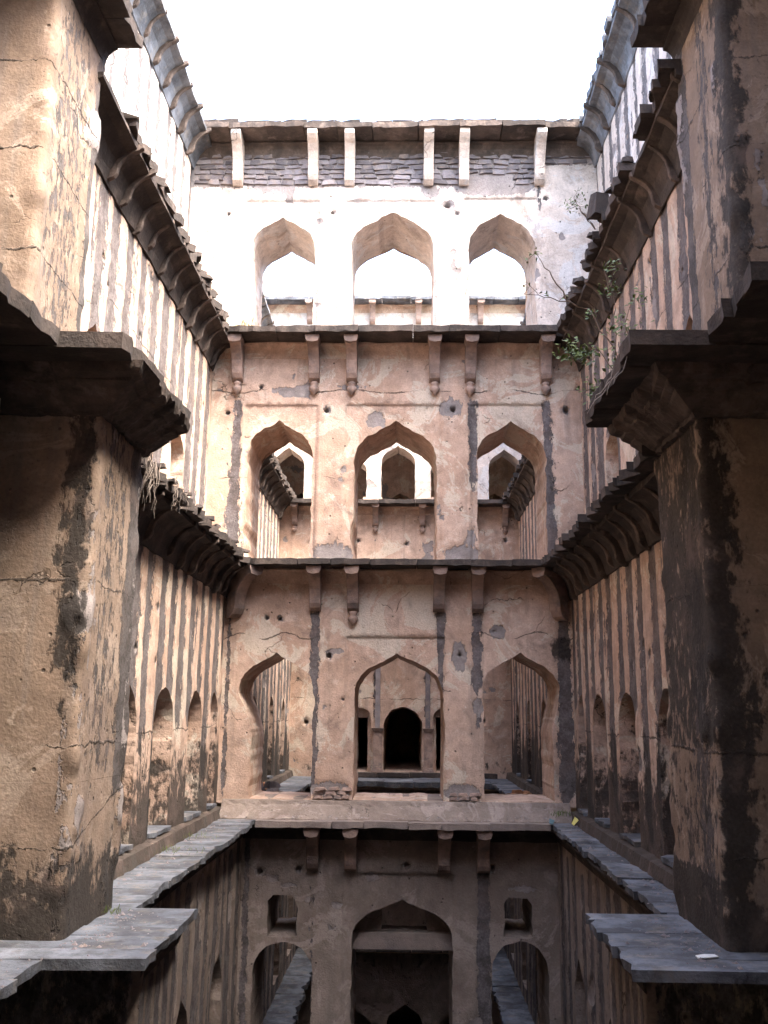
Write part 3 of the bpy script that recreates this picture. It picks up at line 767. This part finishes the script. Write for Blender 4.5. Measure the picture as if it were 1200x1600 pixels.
# ================================================================== PIERS
def pier(label, sgn, xf, xl0, yn, yf, e0, e1, e2, seed, heavy):
    """stub of a cross wall: inner faces xf (storey 1), xf2 (storey 2); e* = slab edges"""
    x1, x2 = xf
    T = thing('pier', label, 'pier', (sgn * 2.4, (yn + yf) / 2, 0))
    o = sgn * 4.0
    def path(x):
        return [(o, yf), (x, yf), (x, yn), (o, yn)] if sgn < 0 else [(o, yn), (x, yn), (x, yf), (o, yf)]
    def f1(P, CD):
        front = np.abs(P[:, 1] - yn) < .02; inner = np.abs(P[:, 0] - x1) < .02
        d = np.abs(P[:, 0] - x1); y = P[:, 1]; z = P[:, 2]
        seam = 10 + np.where(np.abs(z - 1.35) < .3, z - 1.33, np.where(np.abs(z - 2.55) < .5, z - 2.52, z - .62 - .3 * (y - yn)))
        if heavy:
            g = np.where(inner, .66 + .08 * np.sin(z * 3), np.clip(.92 - (d - .02) * 1.9, 0, .8))
            g = np.where(inner & (z < 1.35) & (z > .45), .40 + .25 * np.clip(.25 - np.abs(y - yf + .5), 0, 1), g)
            g = np.maximum(g, np.clip(.95 - z * 1.1, 0, .9))
            g = np.where(~inner & (z > 1.3) & (z < 2.6), np.clip(.95 - d * 1.6, 0, .8), g)
            st = np.where(inner, np.clip(.62 - np.abs(y - yn - .35) * .9, 0, .6), 0)
        else:
            g = np.where(front, np.clip(.80 - np.abs(d - .12) * 3.0, 0, .75) * np.clip((z - 1.1) * 1.2, 0, 1), 0)
            g = np.maximum(g, np.clip(1.0 - z * 1.05, 0, .85))
            st = np.where(inner, np.maximum(np.clip(1 - np.abs(y - (yf - .16)) / .34, 0, 1), np.clip(.56 - np.abs(y - yn - .5) * .5, 0, .46)), 0)
            st = st * np.clip((z - .5) * 1.5, .3, 1)
        g = np.maximum(g, np.clip((z - 3.45) * .9, 0, .45))  # darkens towards the head of the pier wall
        return dict(grime_shade=g, streak=st, seam=seam, loss=np.where((CD < .14) & (not heavy), .42, 0.1) * np.ones(len(P)))
    def f2(P, CD):
        inner = np.abs(P[:, 0] - x2) < .02; d = np.abs(P[:, 0] - x2); y = P[:, 1]; z = P[:, 2]
        seam = 10 + np.where(np.abs(z - 5.2) < .35, z - 5.2, np.where(np.abs(z - 6.1) < .4, z - 6.1, z - 6.9))
        if heavy:
            g = np.where(inner, np.clip(.85 - (y - yn) * 1.5, 0, .85), np.clip(.86 - d * 3.0, 0, .8))
            st = np.where(inner, np.clip(1 - np.abs(y - (yf - .13)) / .26, 0, 1), 0)
            st = np.maximum(st, np.where(inner, np.clip(.56 - np.abs(y - yn - .55), 0, .55), 0))
        else:
            g = np.where(inner, 0, np.clip(.40 - d * 2.0, 0, .4)); st = np.where(inner, np.maximum(np.clip(.55 - np.abs(y - yn - .5) * .4, 0, .47), np.clip(1 - np.abs(y - (yf - .08)) / .16, 0, 1) * .9), 0)
        g = np.maximum(g, np.clip(.55 - (z - 4.2) * .8, 0, .5))
        return dict(grime_shade=g, streak=st, seam=seam, loss=np.zeros(len(P)))
    def f0(P, CD):
        inner = np.abs(P[:, 0] - xl0) < .02
        s = np.zeros(len(P))
        for k in range(6):
            c = yn + .12 + k * .23
            s = np.maximum(s, np.clip(1 - np.abs(P[:, 1] - c) / .13, 0, 1))
        return dict(streak=np.where(inner, s, .55), grime_shade=np.where(inner, .1, .5))
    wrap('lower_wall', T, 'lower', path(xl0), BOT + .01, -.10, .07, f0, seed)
    wrap('plaster_wall', T, 'pier', path(x1), 0.005, 3.99, .04, f1, seed + 1)
    wrap('upper_wall', T, 'pier', path(x2), 4.09, 7.92, .05, f2, seed + 2)
    wrap('top_wall', T, 'pier', path(x2 + sgn * .35), 8.02, 11.2, .12, None, seed + 3)
    # ledge, lower eave and upper eave that turn round the pier
    def tier(zt, th, xw, xe, ya, yb, near_e, y_near, nm, mt, brk, back):
        if nm == 'ledge' or xw == x2:
            c = cove(T, 'y', yn, yf, xw, -sgn, zt - th, .2, .12, 'eave', nm)
        else:
            prof = [(0.0, -.30), (.05, -.295), (.06, -.265), (.10, -.25), (.16, -.205), (.22, -.165), (.225, -.15), (.30, -.115), (.305, -.095), (.385, -.07), (.40, -.05), (.415, 0), (0, 0)]
            V = []; st = [('s', yf - (yf - yn) * k / 24) for k in range(25)] + [('f', sgn * (abs(xw) + .06 * k)) for k in range(1, 21)]
            for si_, (kind, q) in enumerate(st):
                rib = 1.0 if (si_ % 8) < 5 or si_ == 24 else .80
                for (o_, z_) in prof:
                    o_ = o_ * rib if z_ < -.03 else o_
                    jj = random.uniform(-.01, .01)
                    V.append((xw - sgn * (o_ + jj), (q - o_ if q == yn else q), zt - th + z_ + jj) if kind == 's' else (q, yn - o_ - jj, zt - th + z_ + jj))
            n_ = len(prof); Fc = [(i_ * n_ + a_, i_ * n_ + (a_ + 1) % n_, (i_ + 1) * n_ + (a_ + 1) % n_, (i_ + 1) * n_ + a_) for i_ in range(len(st) - 1) for a_ in range(n_)] + [tuple(range(n_))]
            c = link('eave', mesh('eave', V, Fc), M['sidebr'], T, (0, 0, 0))
        if nm == 'ledge':
            slab_run('ledge_slab', c, mt, 'y', ya, yb, back, xe, zt, th, (.27, .45), .032 if heavy else .022)
            slab_run('ledge_slab', c, mt, 'y', y_near, ya, sgn * 3.0, near_e, zt, th, (.3, .5), .02)
        else:
            slab_run('eave_slab', c, mt, 'y', ya, yb, back, xe, zt, th, (.4, .6), .025)
            slab_run('eave_slab', c, mt, 'y', y_near, ya, sgn * 3.4, near_e, zt, th, (.4, .6), .025)
        if brk:
            pass
    tier(0.02, .065, xl0, e0[0], 6.45, yf - .03, e0[1], 3.2, 'ledge', 'ledge', False, x1 + sgn * .5)
    tier(4.20, .11, x1, e1[0], 6.22, yf, e1[1], 3.2, 'eave', 'eave', True, x2 + sgn * .3)
    tier(8.06, .11, x2, e2[0], 6.3, yf, e2[1], 3.2, 'eave', 'eave', False, x2 + sgn * .9)
    return T
PL = pier('near left plastered pier with a dark eave jutting from its corner', -1, (-2.36, -3.00), -1.82, 6.95, 8.15, (-1.64, -2.28), (-1.94, -2.44), (-2.60, -3.0), 81, False)
PR = pier('near right plastered pier blackened by water, with yellow plaster showing through', 1, (2.20, 2.58), 1.62, 6.95, 8.2, (1.42, 2.22), (1.53, 2.02), (2.12, 2.5), 91, True)

# ================================================================== FAR WALL B
B = thing('far_wall', 'far end wall with a columned arcade, seen through the arches of the screen', 'wall', (0, YB, 0))
def fB(P):
    s = runs(P, [(-.75, 3.2, 1.25, .05, .06, 1.0), (.51, 3.2, 1.25, .05, .05, 1.0), (.34, 6.2, 5.2, .04, .03, .8), (-.82, 6.2, 5.6, .04, .03, .6)])
    return dict(streak=s, seam=10 + P[:, 1] - 1.88, grime_shade=np.clip(.45 - np.abs(P[:, 1] - .25) * .9, 0, .4) + np.clip(-P[:, 1] * .1, 0, .42) * (P[:, 1] > -4.6), loss=np.maximum(blob(P, 1.25, 2.35, .25, .16), blob(P, -2.0, 1.95, .16, .06)))  # last darkening term paints the shade of the void low on the wall
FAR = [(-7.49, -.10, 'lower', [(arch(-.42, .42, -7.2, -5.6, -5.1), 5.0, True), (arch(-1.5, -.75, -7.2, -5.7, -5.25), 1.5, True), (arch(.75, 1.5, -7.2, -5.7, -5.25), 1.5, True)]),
       (-.09, 3.80, 'plaster', [(arch(-.56, .38, .12, 1.2, 1.68, ROUND), 7.0, True), (arch(-1.40, -.87, .12, 1.35, 1.66, ROUND), .2, False), (arch(.66, 1.18, .12, 1.35, 1.66, ROUND), .2, False)]),
       (3.81, 6.76, 'plaster', []),
       (6.77, 13.2, 'upper', [(arch(-.70, .19, 6.87, 7.85, 8.40), .7, False), (arch(-1.98, -1.07, 6.87, 7.65, 8.1), .7, False), (arch(.60, 1.46, 6.87, 7.65, 8.1), .7, False), (arch(-3.55, -2.70, 6.87, 7.75, 8.33), .7, False), (arch(2.10, 2.92, 6.87, 7.75, 8.30), .7, False),
        (arch(-.72, .06, 9.4, 11.25, 11.64), 1.2, True), (arch(-3.55, -2.90, 9.4, 11.2, 11.68), 1.2, True), (arch(2.22, 2.98, 9.4, 11.2, 11.66), 1.2, True)])]
FPITS = [(-2.48, 1.29, .06, .15), (1.89, 1.36, .06, .15), (-2.49, 5.76, .06, .12), (-.03, 5.78, .05, .12), (2.51, 5.88, .05, .12), (-1.26, 5.85, .05, .12), (-.75, 2.33, .06, .15), (.5, 2.33, .06, .15), (1.27, 2.36, .06, .12)]
for k, (za, zb_, mt, hs) in enumerate(FAR):
    panel('plaster_wall', B, mt, (0, YB, 0), UA, NA, rect(-4.6, 4.2, za, zb_), hs, h=.11, pits=[p for p in FPITS if za < p[1] < zb_], fields=fB, seed=101 + k * 3)
for (a, b, c, d) in ((-1.41, -.86, -1.26, -.96), (.65, 1.19, .74, 1.04)):
    panel('door_recess', B, 'plaster', (0, YB + .2, 0), UA, NA, rect(a - .02, b + .02, .1, 1.7), [(rect(c, d, .13, 1.42), 5.0, True)], h=.15, seed=102)
panel('chamber_wall', B, 'plaster', (0, YB + 3.0, 0), UA, NA, rect(-4.6, 4.2, 6.6, 9.0), [(arch((a + b) / 2 - .25, (a + b) / 2 + .3, 6.9, 7.5, 7.8), .6, True) for (a, b) in ((-.9, .4), (-3.8, -2.5), (1.9, 3.1))], h=.25, seed=103)
box('chamber_vault', B, 'mortar', -4.6, 4.2, YB + .72, YB + 3.4, 8.95, 9.2)
box('chamber_floor', B, 'mortar', -4.6, 4.2, YB + .05, YB + 3.4, 6.66, 6.86)
# slender engaged columns
def column(x, wd):
    c = link('column', mesh('column', *[(lambda V, Fc: (V, Fc))([(sx * wd / 2 * k, YB - .02 + sy * .07 * k, z) for z, k in ((.12, 1.0), (1.08, .86)) for sx, sy in ((-1, -1), (1, -1), (1, 1), (-1, 1))], [(3, 2, 1, 0), (4, 5, 6, 7), (0, 1, 5, 4), (1, 2, 6, 5), (2, 3, 7, 6), (3, 0, 4, 7)])][0]), M['bracket'], B, (x, 0, 0))
    for (nm, z0, z1, k) in (('base', .12, .24, 1.3), ('capital', 1.08, 1.17, 1.35)):
        V = [(sx * wd / 2 * kk, YB - .02 + sy * .09 * kk, z) for z, kk in ((z0, k if nm == 'base' else .9), (z1, .95 if nm == 'base' else k)) for sx, sy in ((-1, -1), (1, -1), (1, 1), (-1, 1))]
        o = bpy.data.objects.new(nm, mesh(nm, V, [(3, 2, 1, 0), (4, 5, 6, 7), (0, 1, 5, 4), (1, 2, 6, 5), (2, 3, 7, 6), (3, 0, 4, 7)])); COL.objects.link(o)
        o.data.materials.append(M['bracket']); o.parent = c
    box('pilaster', B, 'rubble', x - .07, x + .05, YB - .06, YB + .03, 1.175, 3.1)
column(-.70, .24); column(.54, .22)
for x in (-.93, .46):
    box('pier_base', B, 'plaster', x - .22, x + .28, YB - .16, YB + .05, 6.87, 6.97)
b0 = cove(B, 'x', -2.7, 2.45, YB, -1, -.1, .2, .2, 'plaster', 'ledge')
slab_run('ledge_slab', b0, 'ledge', 'x', -2.2, 2.1, YB, YB - 1.6, 0.0, .12, (.6, 1.0), .02)
slab_run('ledge_slab', b0, 'eave', 'x', -2.3, 2.2, YB, YB - .35, .12, .10, (.6, 1.0), .02)
b1 = cove(B, 'x', -3.2, 2.8, YB, -1, 3.78, .2, .15, 'plaster')
slab_run('eave_slab', b1, 'eave', 'x', -2.5, 2.1, YB, YB - .55, 3.88, .09, (.6, 1.0), .02)
b2 = cove(B, 'x', -3.2, 2.8, YB, -1, 6.74, .2, .12, 'plaster')
slab_run('eave_slab', b2, 'eave', 'x', -3.2, 2.8, YB + .0, YB - .55, 6.84, .10, (.6, 1.0), .015)
b3 = cove(B, 'x', -4.4, 4.0, YB, -1, 12.30, .2, .12, 'plaster')
slab_run('eave_slab', b3, 'ledge', 'x', -4.5, 4.1, YB, YB - .5, 12.38, .08, (.6, 1.0), .012)
slab_run('eave_slab', cove(B, 'x', -2.4, 2.2, YB, -1, -3.8, .2, .12, 'plaster'), 'eave', 'x', -2.4, 2.2, YB, YB - .6, -3.75, .09, (.6, 1.0), .02)
for x in (-2.9, -2.2, -.82, .38, 1.7, 2.5): put_bracket(BR_B, B, x, YB, 6.74, math.pi, True, True)
for x in (-3.94, -2.67, -.97, .26, 1.92, 3.21): put_bracket(BR_B, B, x, YB, 12.30, math.pi, True, False)

# ================================================================== unseen cross wall added to darken the near piers, and landing
K = thing('shade_screen', 'unseen plastered cross wall added around the viewpoint to keep light off the near piers', 'wall', (0, 1.2, 0))
panel('plaster_wall', K, 'plaster', (0, 1.2, 0), UA, (0, 1, 0), rect(-4.2, 3.9, BOT + .01, 11.2), [(arch(-1.8, 1.8, 0.02, 2.1, 3.5), 2.2, True)], h=.3, seed=111)
for zt_, xa_, xb_ in ((Z1, -2.9, 2.7), (Z2, -3.2, 2.95)):
    k1 = cove(K, 'x', xa_, xb_, 1.2, 1, zt_ - .1, .22, .14, 'eave')
    slab_run('eave_slab', k1, 'eave', 'x', xa_, xb_, 1.2, 1.85, zt_, .09, (.5, .9), .02)
box('landing', K, 'ledge', -2.6, 2.5, -.98, 1.6, -.35, -.02)

# ================================================================== LOOSE THINGS AND PLANTS
def tube_mesh(name, lines, r0, r1, k=5):
    V, Fc = [], []
    for (pts, a, b) in lines:
        pts = [Vector(p) for p in pts]; n = len(pts); base = len(V)
        for i, p in enumerate(pts):
            t = (pts[min(i + 1, n - 1)] - pts[max(i - 1, 0)]).normalized()
            u = t.orthogonal().normalized(); v = t.cross(u); r_ = a + (b - a) * i / max(1, n - 1)
            for j in range(k):
                q = 2 * math.pi * j / k; V.append(p + (u * math.cos(q) + v * math.sin(q)) * r_)
        for i in range(n - 1):
            for j in range(k):
                Fc.append((base + i * k + j, base + i * k + (j + 1) % k, base + (i + 1) * k + (j + 1) % k, base + (i + 1) * k + j))
    return mesh(name, V, Fc, True)
def wig(a, b, n, amp, rng, sag=0.0):
    a, b = Vector(a), Vector(b); out = []
    for i in range(n + 1):
        t = i / n; e = math.sin(math.pi * t)
        out.append(a.lerp(b, t) + Vector((rng.uniform(-1, 1), rng.uniform(-1, 1), rng.uniform(-1, 1))) * amp * (1 if 0 < i < n else 0) + Vector((0, 0, sag * e)))
    return out
def leaves_mesh(name, cents, size, rng):
    V, Fc = [], []
    for c in cents:
        c = Vector(c); d = Vector((rng.uniform(-1, 1), rng.uniform(-1, 1), rng.uniform(-.6, .6))).normalized()
        s = d.orthogonal().normalized() * size * .28; L = d * size * rng.uniform(.7, 1.3); b = len(V)
        up = Vector((0, 0, size * .12))
        V += [c, c + L * .5 + s + up, c + L, c + L * .5 - s + up]; Fc += [(b, b + 1, b + 2), (b, b + 2, b + 3)]
    return mesh(name, V, Fc)
def shrub(label, root, branches, leafpts, size, seed, per):
    rng = random.Random(seed)
    T = thing('shrub', label, 'shrub', root)
    lines = []; cents = []
    for br in branches:
        pts = []
        for i in range(len(br) - 1): pts += wig(br[i], br[i + 1], 4, .018, rng)[:-1]
        pts.append(Vector(br[-1])); lines.append((pts, .009, .003))
        for p in pts[4:]:
            if rng.random() < .6:
                tip = p + Vector((rng.uniform(-.14, .14), rng.uniform(-.14, .14), rng.uniform(-.04, .14)))
                lines.append((wig(p, tip, 3, .01, rng), .003, .0015))
                if rng.random() < .55: cents += [tip.lerp(p, rng.random() * .8) + Vector((rng.gauss(0, .015), rng.gauss(0, .015), rng.gauss(0, .015))) for _ in range(rng.randint(2, 5))]
    for (c, rad, n_) in leafpts:
        cents += [Vector(c) + Vector((rng.gauss(0, rad), rng.gauss(0, rad), rng.gauss(0, rad * .6))) for _ in range(n_)]
    link('branches', tube_mesh('branches', lines, 0, 0), M['bark'], T, (0, 0, 0))
    link('leaves', leaves_mesh('leaves', cents, size, rng), M['leaf'], T, (0, 0, 0))
    return T
shrub('thin twiggy shrub with sparse green leaves rooted on the right eave', (2.2, 8.35, 4.0),
      [[(2.25, 8.3, 4.0), (2.05, 8.5, 4.5), (1.97, 8.6, 5.0), (2.0, 8.7, 5.6), (1.92, 8.8, 6.0)],
       [(2.2, 8.3, 4.05), (1.95, 8.3, 4.6), (1.78, 8.4, 4.9), (1.55, 8.5, 5.02)],
       [(2.2, 8.3, 4.05), (1.95, 8.3, 4.35), (1.75, 8.4, 4.55), (1.62, 8.4, 4.5)],
       [(2.3, 8.4, 4.05), (2.15, 8.6, 4.7), (2.1, 8.7, 5.3), (2.2, 8.7, 5.6)],
       [(1.97, 8.6, 5.0), (1.75, 8.7, 5.45), (1.4, 8.8, 5.62), (1.15, 8.9, 5.7)],
       [(1.55, 8.8, 5.6), (1.40, 8.8, 5.9), (1.28, 8.9, 6.15)],
       [(2.3, 8.3, 4.05), (2.32, 8.5, 4.6), (2.25, 8.6, 5.0)]],
      [((1.55, 8.5, 4.93), .07, 90), ((1.68, 8.45, 4.88), .06, 60), ((1.97, 8.7, 5.65), .06, 40), ((2.0, 8.7, 5.9), .05, 30), ((1.78, 8.7, 5.4), .04, 18), ((1.28, 8.9, 6.15), .03, 10), ((2.2, 8.6, 5.5), .07, 40), ((1.7, 8.4, 4.5), .06, 40), ((1.98, 8.5, 4.6), .10, 60), ((2.02, 8.6, 5.2), .10, 50), ((2.1, 8.7, 4.95), .1, 40)], .058, 5, 3)
shrub('small leafy weed sprouting from the broken right eave higher up', (1.98, 11.2, 7.75),
      [[(2.4, 11.3, 7.7), (2.2, 11.2, 7.9), (2.12, 11.2, 8.1)], [(2.4, 11.3, 7.7), (2.18, 11.2, 7.95), (2.05, 11.2, 7.95)]], [((2.12, 11.2, 8.0), .07, 40)], .05, 6, 3)
def tuft(label, c, n_, rad, hgt, mat, seed, name='grass_tuft', cat='grass tuft', group=None):
    rng = random.Random(seed); V, Fc = [], []
    for _ in range(n_):
        b = Vector((rng.gauss(0, rad), rng.gauss(0, rad), 0)); t = b + Vector((rng.gauss(0, hgt * .4), rng.gauss(0, hgt * .4), hgt * rng.uniform(.4, 1.1)))
        md = b.lerp(t, .5) + Vector((0, 0, hgt * .12)); s = Vector((rng.uniform(-1, 1), rng.uniform(-1, 1), 0)).normalized() * hgt * .05
        k = len(V); V += [b - s, b + s, md + s, md - s, t]; Fc += [(k, k + 1, k + 2, k + 3), (k + 3, k + 2, k + 4)]
    T = thing(name, label, cat, c, group)
    tag(link('blades', mesh('blades', V, Fc), M[mat], T, c), kind='stuff')
    return T
tuft('pale dry grass tuft at the left end of the middle eave', (-2.75, 14.5, Z2), 70, .10, .16, 'straw', 1)
tuft('green weed clump on the left ledge under the third niche', (-2.68, 12.4, 0.02), 50, .14, .05, 'leaf', 2, 'weed', 'weed')
tuft('green weed clump on the left ledge below the second niche', (-2.66, 11.2, 0.02), 70, .18, .05, 'leaf', 3, 'weed', 'weed')
tuft('small weed at the foot of the left pier', (-2.30, 7.85, 0.03), 26, .05, .06, 'leaf', 4, 'weed', 'weed')
tuft('small bluish green weed at the right end of the screen wall sill', (2.30, 14.75, 0.1), 40, .12, .1, 'leaf', 5, 'weed', 'weed')
# dry roots hanging off the lower left eave
rng = random.Random(9); L_ = []
for k in range(26):
    y = rng.uniform(8.25, 8.75) if k < 17 else rng.uniform(9.2, 9.9)
    p = (-2.37 + rng.uniform(-.05, .04), y, 3.84 + rng.uniform(0, .1)); q = (p[0] + rng.uniform(-.08, .05), y + rng.uniform(-.12, .12), 3.84 - (rng.uniform(.15, .55) if k < 17 else rng.uniform(.08, .25)))
    L_.append((wig(p, q, 7, .022, rng), .006, .002))
tag(link('strands', tube_mesh('strands', L_, 0, 0, 4), M['root'], thing('dry_roots', 'tangle of dry roots hanging from the left eave beside the pier', 'roots', (-2.4, 8.4, 3.85)), (0, 0, 0)), kind='stuff')
L_ = []
for k in range(6):
    y = 6.5 + .15 * k; p = (1.62, y, 4.22); L_.append((wig(p, (1.50 - .02 * k, y - .1, 3.95 - .03 * (k % 3)), 5, .02, rng), .006, .002))
tag(link('strands', tube_mesh('strands', L_, 0, 0, 4), M['root'], thing('creeper', 'few pale dry creeper stems over the edge of the right pier eave', 'creeper', (1.6, 6.7, 4.2)), (0, 0, 0)), kind='stuff')
ORD = ['first', 'second', 'third', 'fourth', 'fifth', 'sixth', 'seventh', 'eighth', 'ninth', 'tenth', 'eleventh', 'twelfth', 'thirteenth', 'fourteenth']
# litter
def leafsheet(name, c, s, mat, label, cat, rz, curl=.3):
    V = [(-s, -s * .4, 0), (0, -s * .55, s * curl), (s, -s * .2, s * curl * .4), (s * .9, s * .5, s * curl), (0, s * .5, s * curl * 1.6), (-s * .9, s * .35, s * curl * .3)]
    V += [(x, y, z_ - .006) for x, y, z_ in V]
    Fc = [(0, 1, 4, 5), (1, 2, 3, 4), (11, 10, 7, 6), (10, 9, 8, 7)] + [(i, 6 + i, 6 + (i + 1) % 6, (i + 1) % 6) for i in range(6)]
    o = link(name, mesh(name, V, Fc), M[mat], None, c); o.rotation_euler = (0, 0, rz); return tag(o, label, cat)
leafsheet('fallen_leaf', (2.45, 14.3, 0.02), .075, 'dryleaf', 'curled yellow leaf lying at the far end of the right ledge', 'leaf', .5, .9)
leafsheet('plastic_bag', (2.12, 14.45, 0.02), .07, 'bluebag', 'small crumpled blue green plastic scrap at the right corner of the ledge', 'litter', 1.2, .6)
leafsheet('paper_scrap', (1.99, 6.77, 0.035), .075, 'white', 'bright white flat scrap lying on the near right ledge', 'litter', .1, .05)
def loose(label, pos, size, seed, mat='rubble', group=None):
    o = link('loose_stone', stone_mesh(size[0], size[1], size[2], seed, 'loose_stone'), M[mat], None, (pos[0], pos[1], pos[2] + size[2] * .48))
    o.rotation_euler = (0, 0, (seed * 1.7) % 3.1); return tag(o, label, 'stone', group)
loose('orange brown stone block standing on the left eave below the top storey', (-3.08, 13.2, Z2), (.20, .26, .34), 1, 'brick')
loose('pale flat stone at the broken near end of the left middle eave', (-3.02, 8.95, Z2), (.3, .3, .08), 2, 'white')
loose('dark square stone block standing on the right eave under the shrub', (2.40, 11.0, Z2), (.22, .3, .34), 3, 'eave')
rng = random.Random(4)
for k in range(8):
    loose(ORD[k] + ' loose dark stone from the pier along the left middle eave', (-2.94 - rng.random() * .1, 9.6 + k * .62 + rng.uniform(-.1, .1), Z2), (rng.uniform(.09, .2), rng.uniform(.1, .26), rng.uniform(.04, .10)), 20 + k, 'eave', 'loose stones along the left middle eave')
for k in range(10):
    loose(ORD[k] + ' loose dark stone from the pier along the right middle eave', (2.43 + rng.random() * .1, 8.6 + k * .6 + rng.uniform(-.1, .1), Z2), (rng.uniform(.09, .2), rng.uniform(.1, .28), rng.uniform(.03, .08)), 40 + k, 'eave', 'loose stones along the right middle eave')
for k in range(10):
    loose(ORD[k] + ' broken dark stone from the pier along the lower left eave', (-2.44 - rng.random() * .1, 8.4 + k * .6 + rng.uniform(-.1, .1), Z1), (rng.uniform(.08, .17), rng.uniform(.1, .24), rng.uniform(.03, .08)), 60 + k, 'eave', 'loose stones along the lower left eave')
for k in range(9):
    loose('stone of the rubble heap in the far left gallery', (-2.62 + rng.uniform(-.1, .25), 18.0 + rng.uniform(-.5, .8), .02 + .09 * (k // 3)), (rng.uniform(.14, .3), rng.uniform(.14, .26), rng.uniform(.08, .14)), 80 + k, 'brick' if k % 2 else 'rubble', 'rubble heap stones in the far left gallery')
for k in range(8):
    loose('stone of the scattered rubble in the far right gallery', (2.25 + rng.uniform(-.25, .15), 18.2 + rng.uniform(-1.0, 1.5), .02), (rng.uniform(.1, .25), rng.uniform(.1, .22), rng.uniform(.05, .1)), 95 + k, 'brick', 'rubble stones in the far right gallery')
# grit scattered over the ledges
V, Fc = [], []
rng = random.Random(12)
def grit(x, y, z, s):
    b = len(V)
    for (dx, dy, dz) in ((-1, -.6, 0), (.8, -.9, 0), (.9, .8, 0), (-.7, .9, 0), (.1, 0, 1.0)):
        V.append((x + dx * s * rng.uniform(.6, 1.1), y + dy * s * rng.uniform(.6, 1.1), z + dz * s * rng.uniform(.5, 1.0)))
    Fc.extend([(b, b + 1, b + 4), (b + 1, b + 2, b + 4), (b + 2, b + 3, b + 4), (b + 3, b, b + 4)])
for _ in range(900):
    sg = rng.choice((-1, 1)); q = rng.random()
    if q < .55:
        y = rng.uniform(5.5, 8.0); x = sg * (rng.uniform(1.62, 2.4) if y > 6.5 else rng.uniform(2.3, 2.9)) 
        if sg < 0 and y > 6.5: x = -2.33 + abs(rng.gauss(0, .25))
        if sg > 0 and y > 6.5: x = 2.17 - abs(rng.gauss(0, .25))
        z = .022
    else:
        y = rng.uniform(8.2, 14.4); x = -2.72 + abs(rng.gauss(0, .2)) if sg < 0 else 2.44 - abs(rng.gauss(0, .15)); z = .003
    grit(x, y, z, rng.uniform(.004, .013) if rng.random() < .9 else rng.uniform(.015, .03))
tag(link('grit', mesh('grit', V, Fc), M['rubble']), 'small stones and crumbs of plaster scattered over the stone ledges', 'grit', kind='stuff')
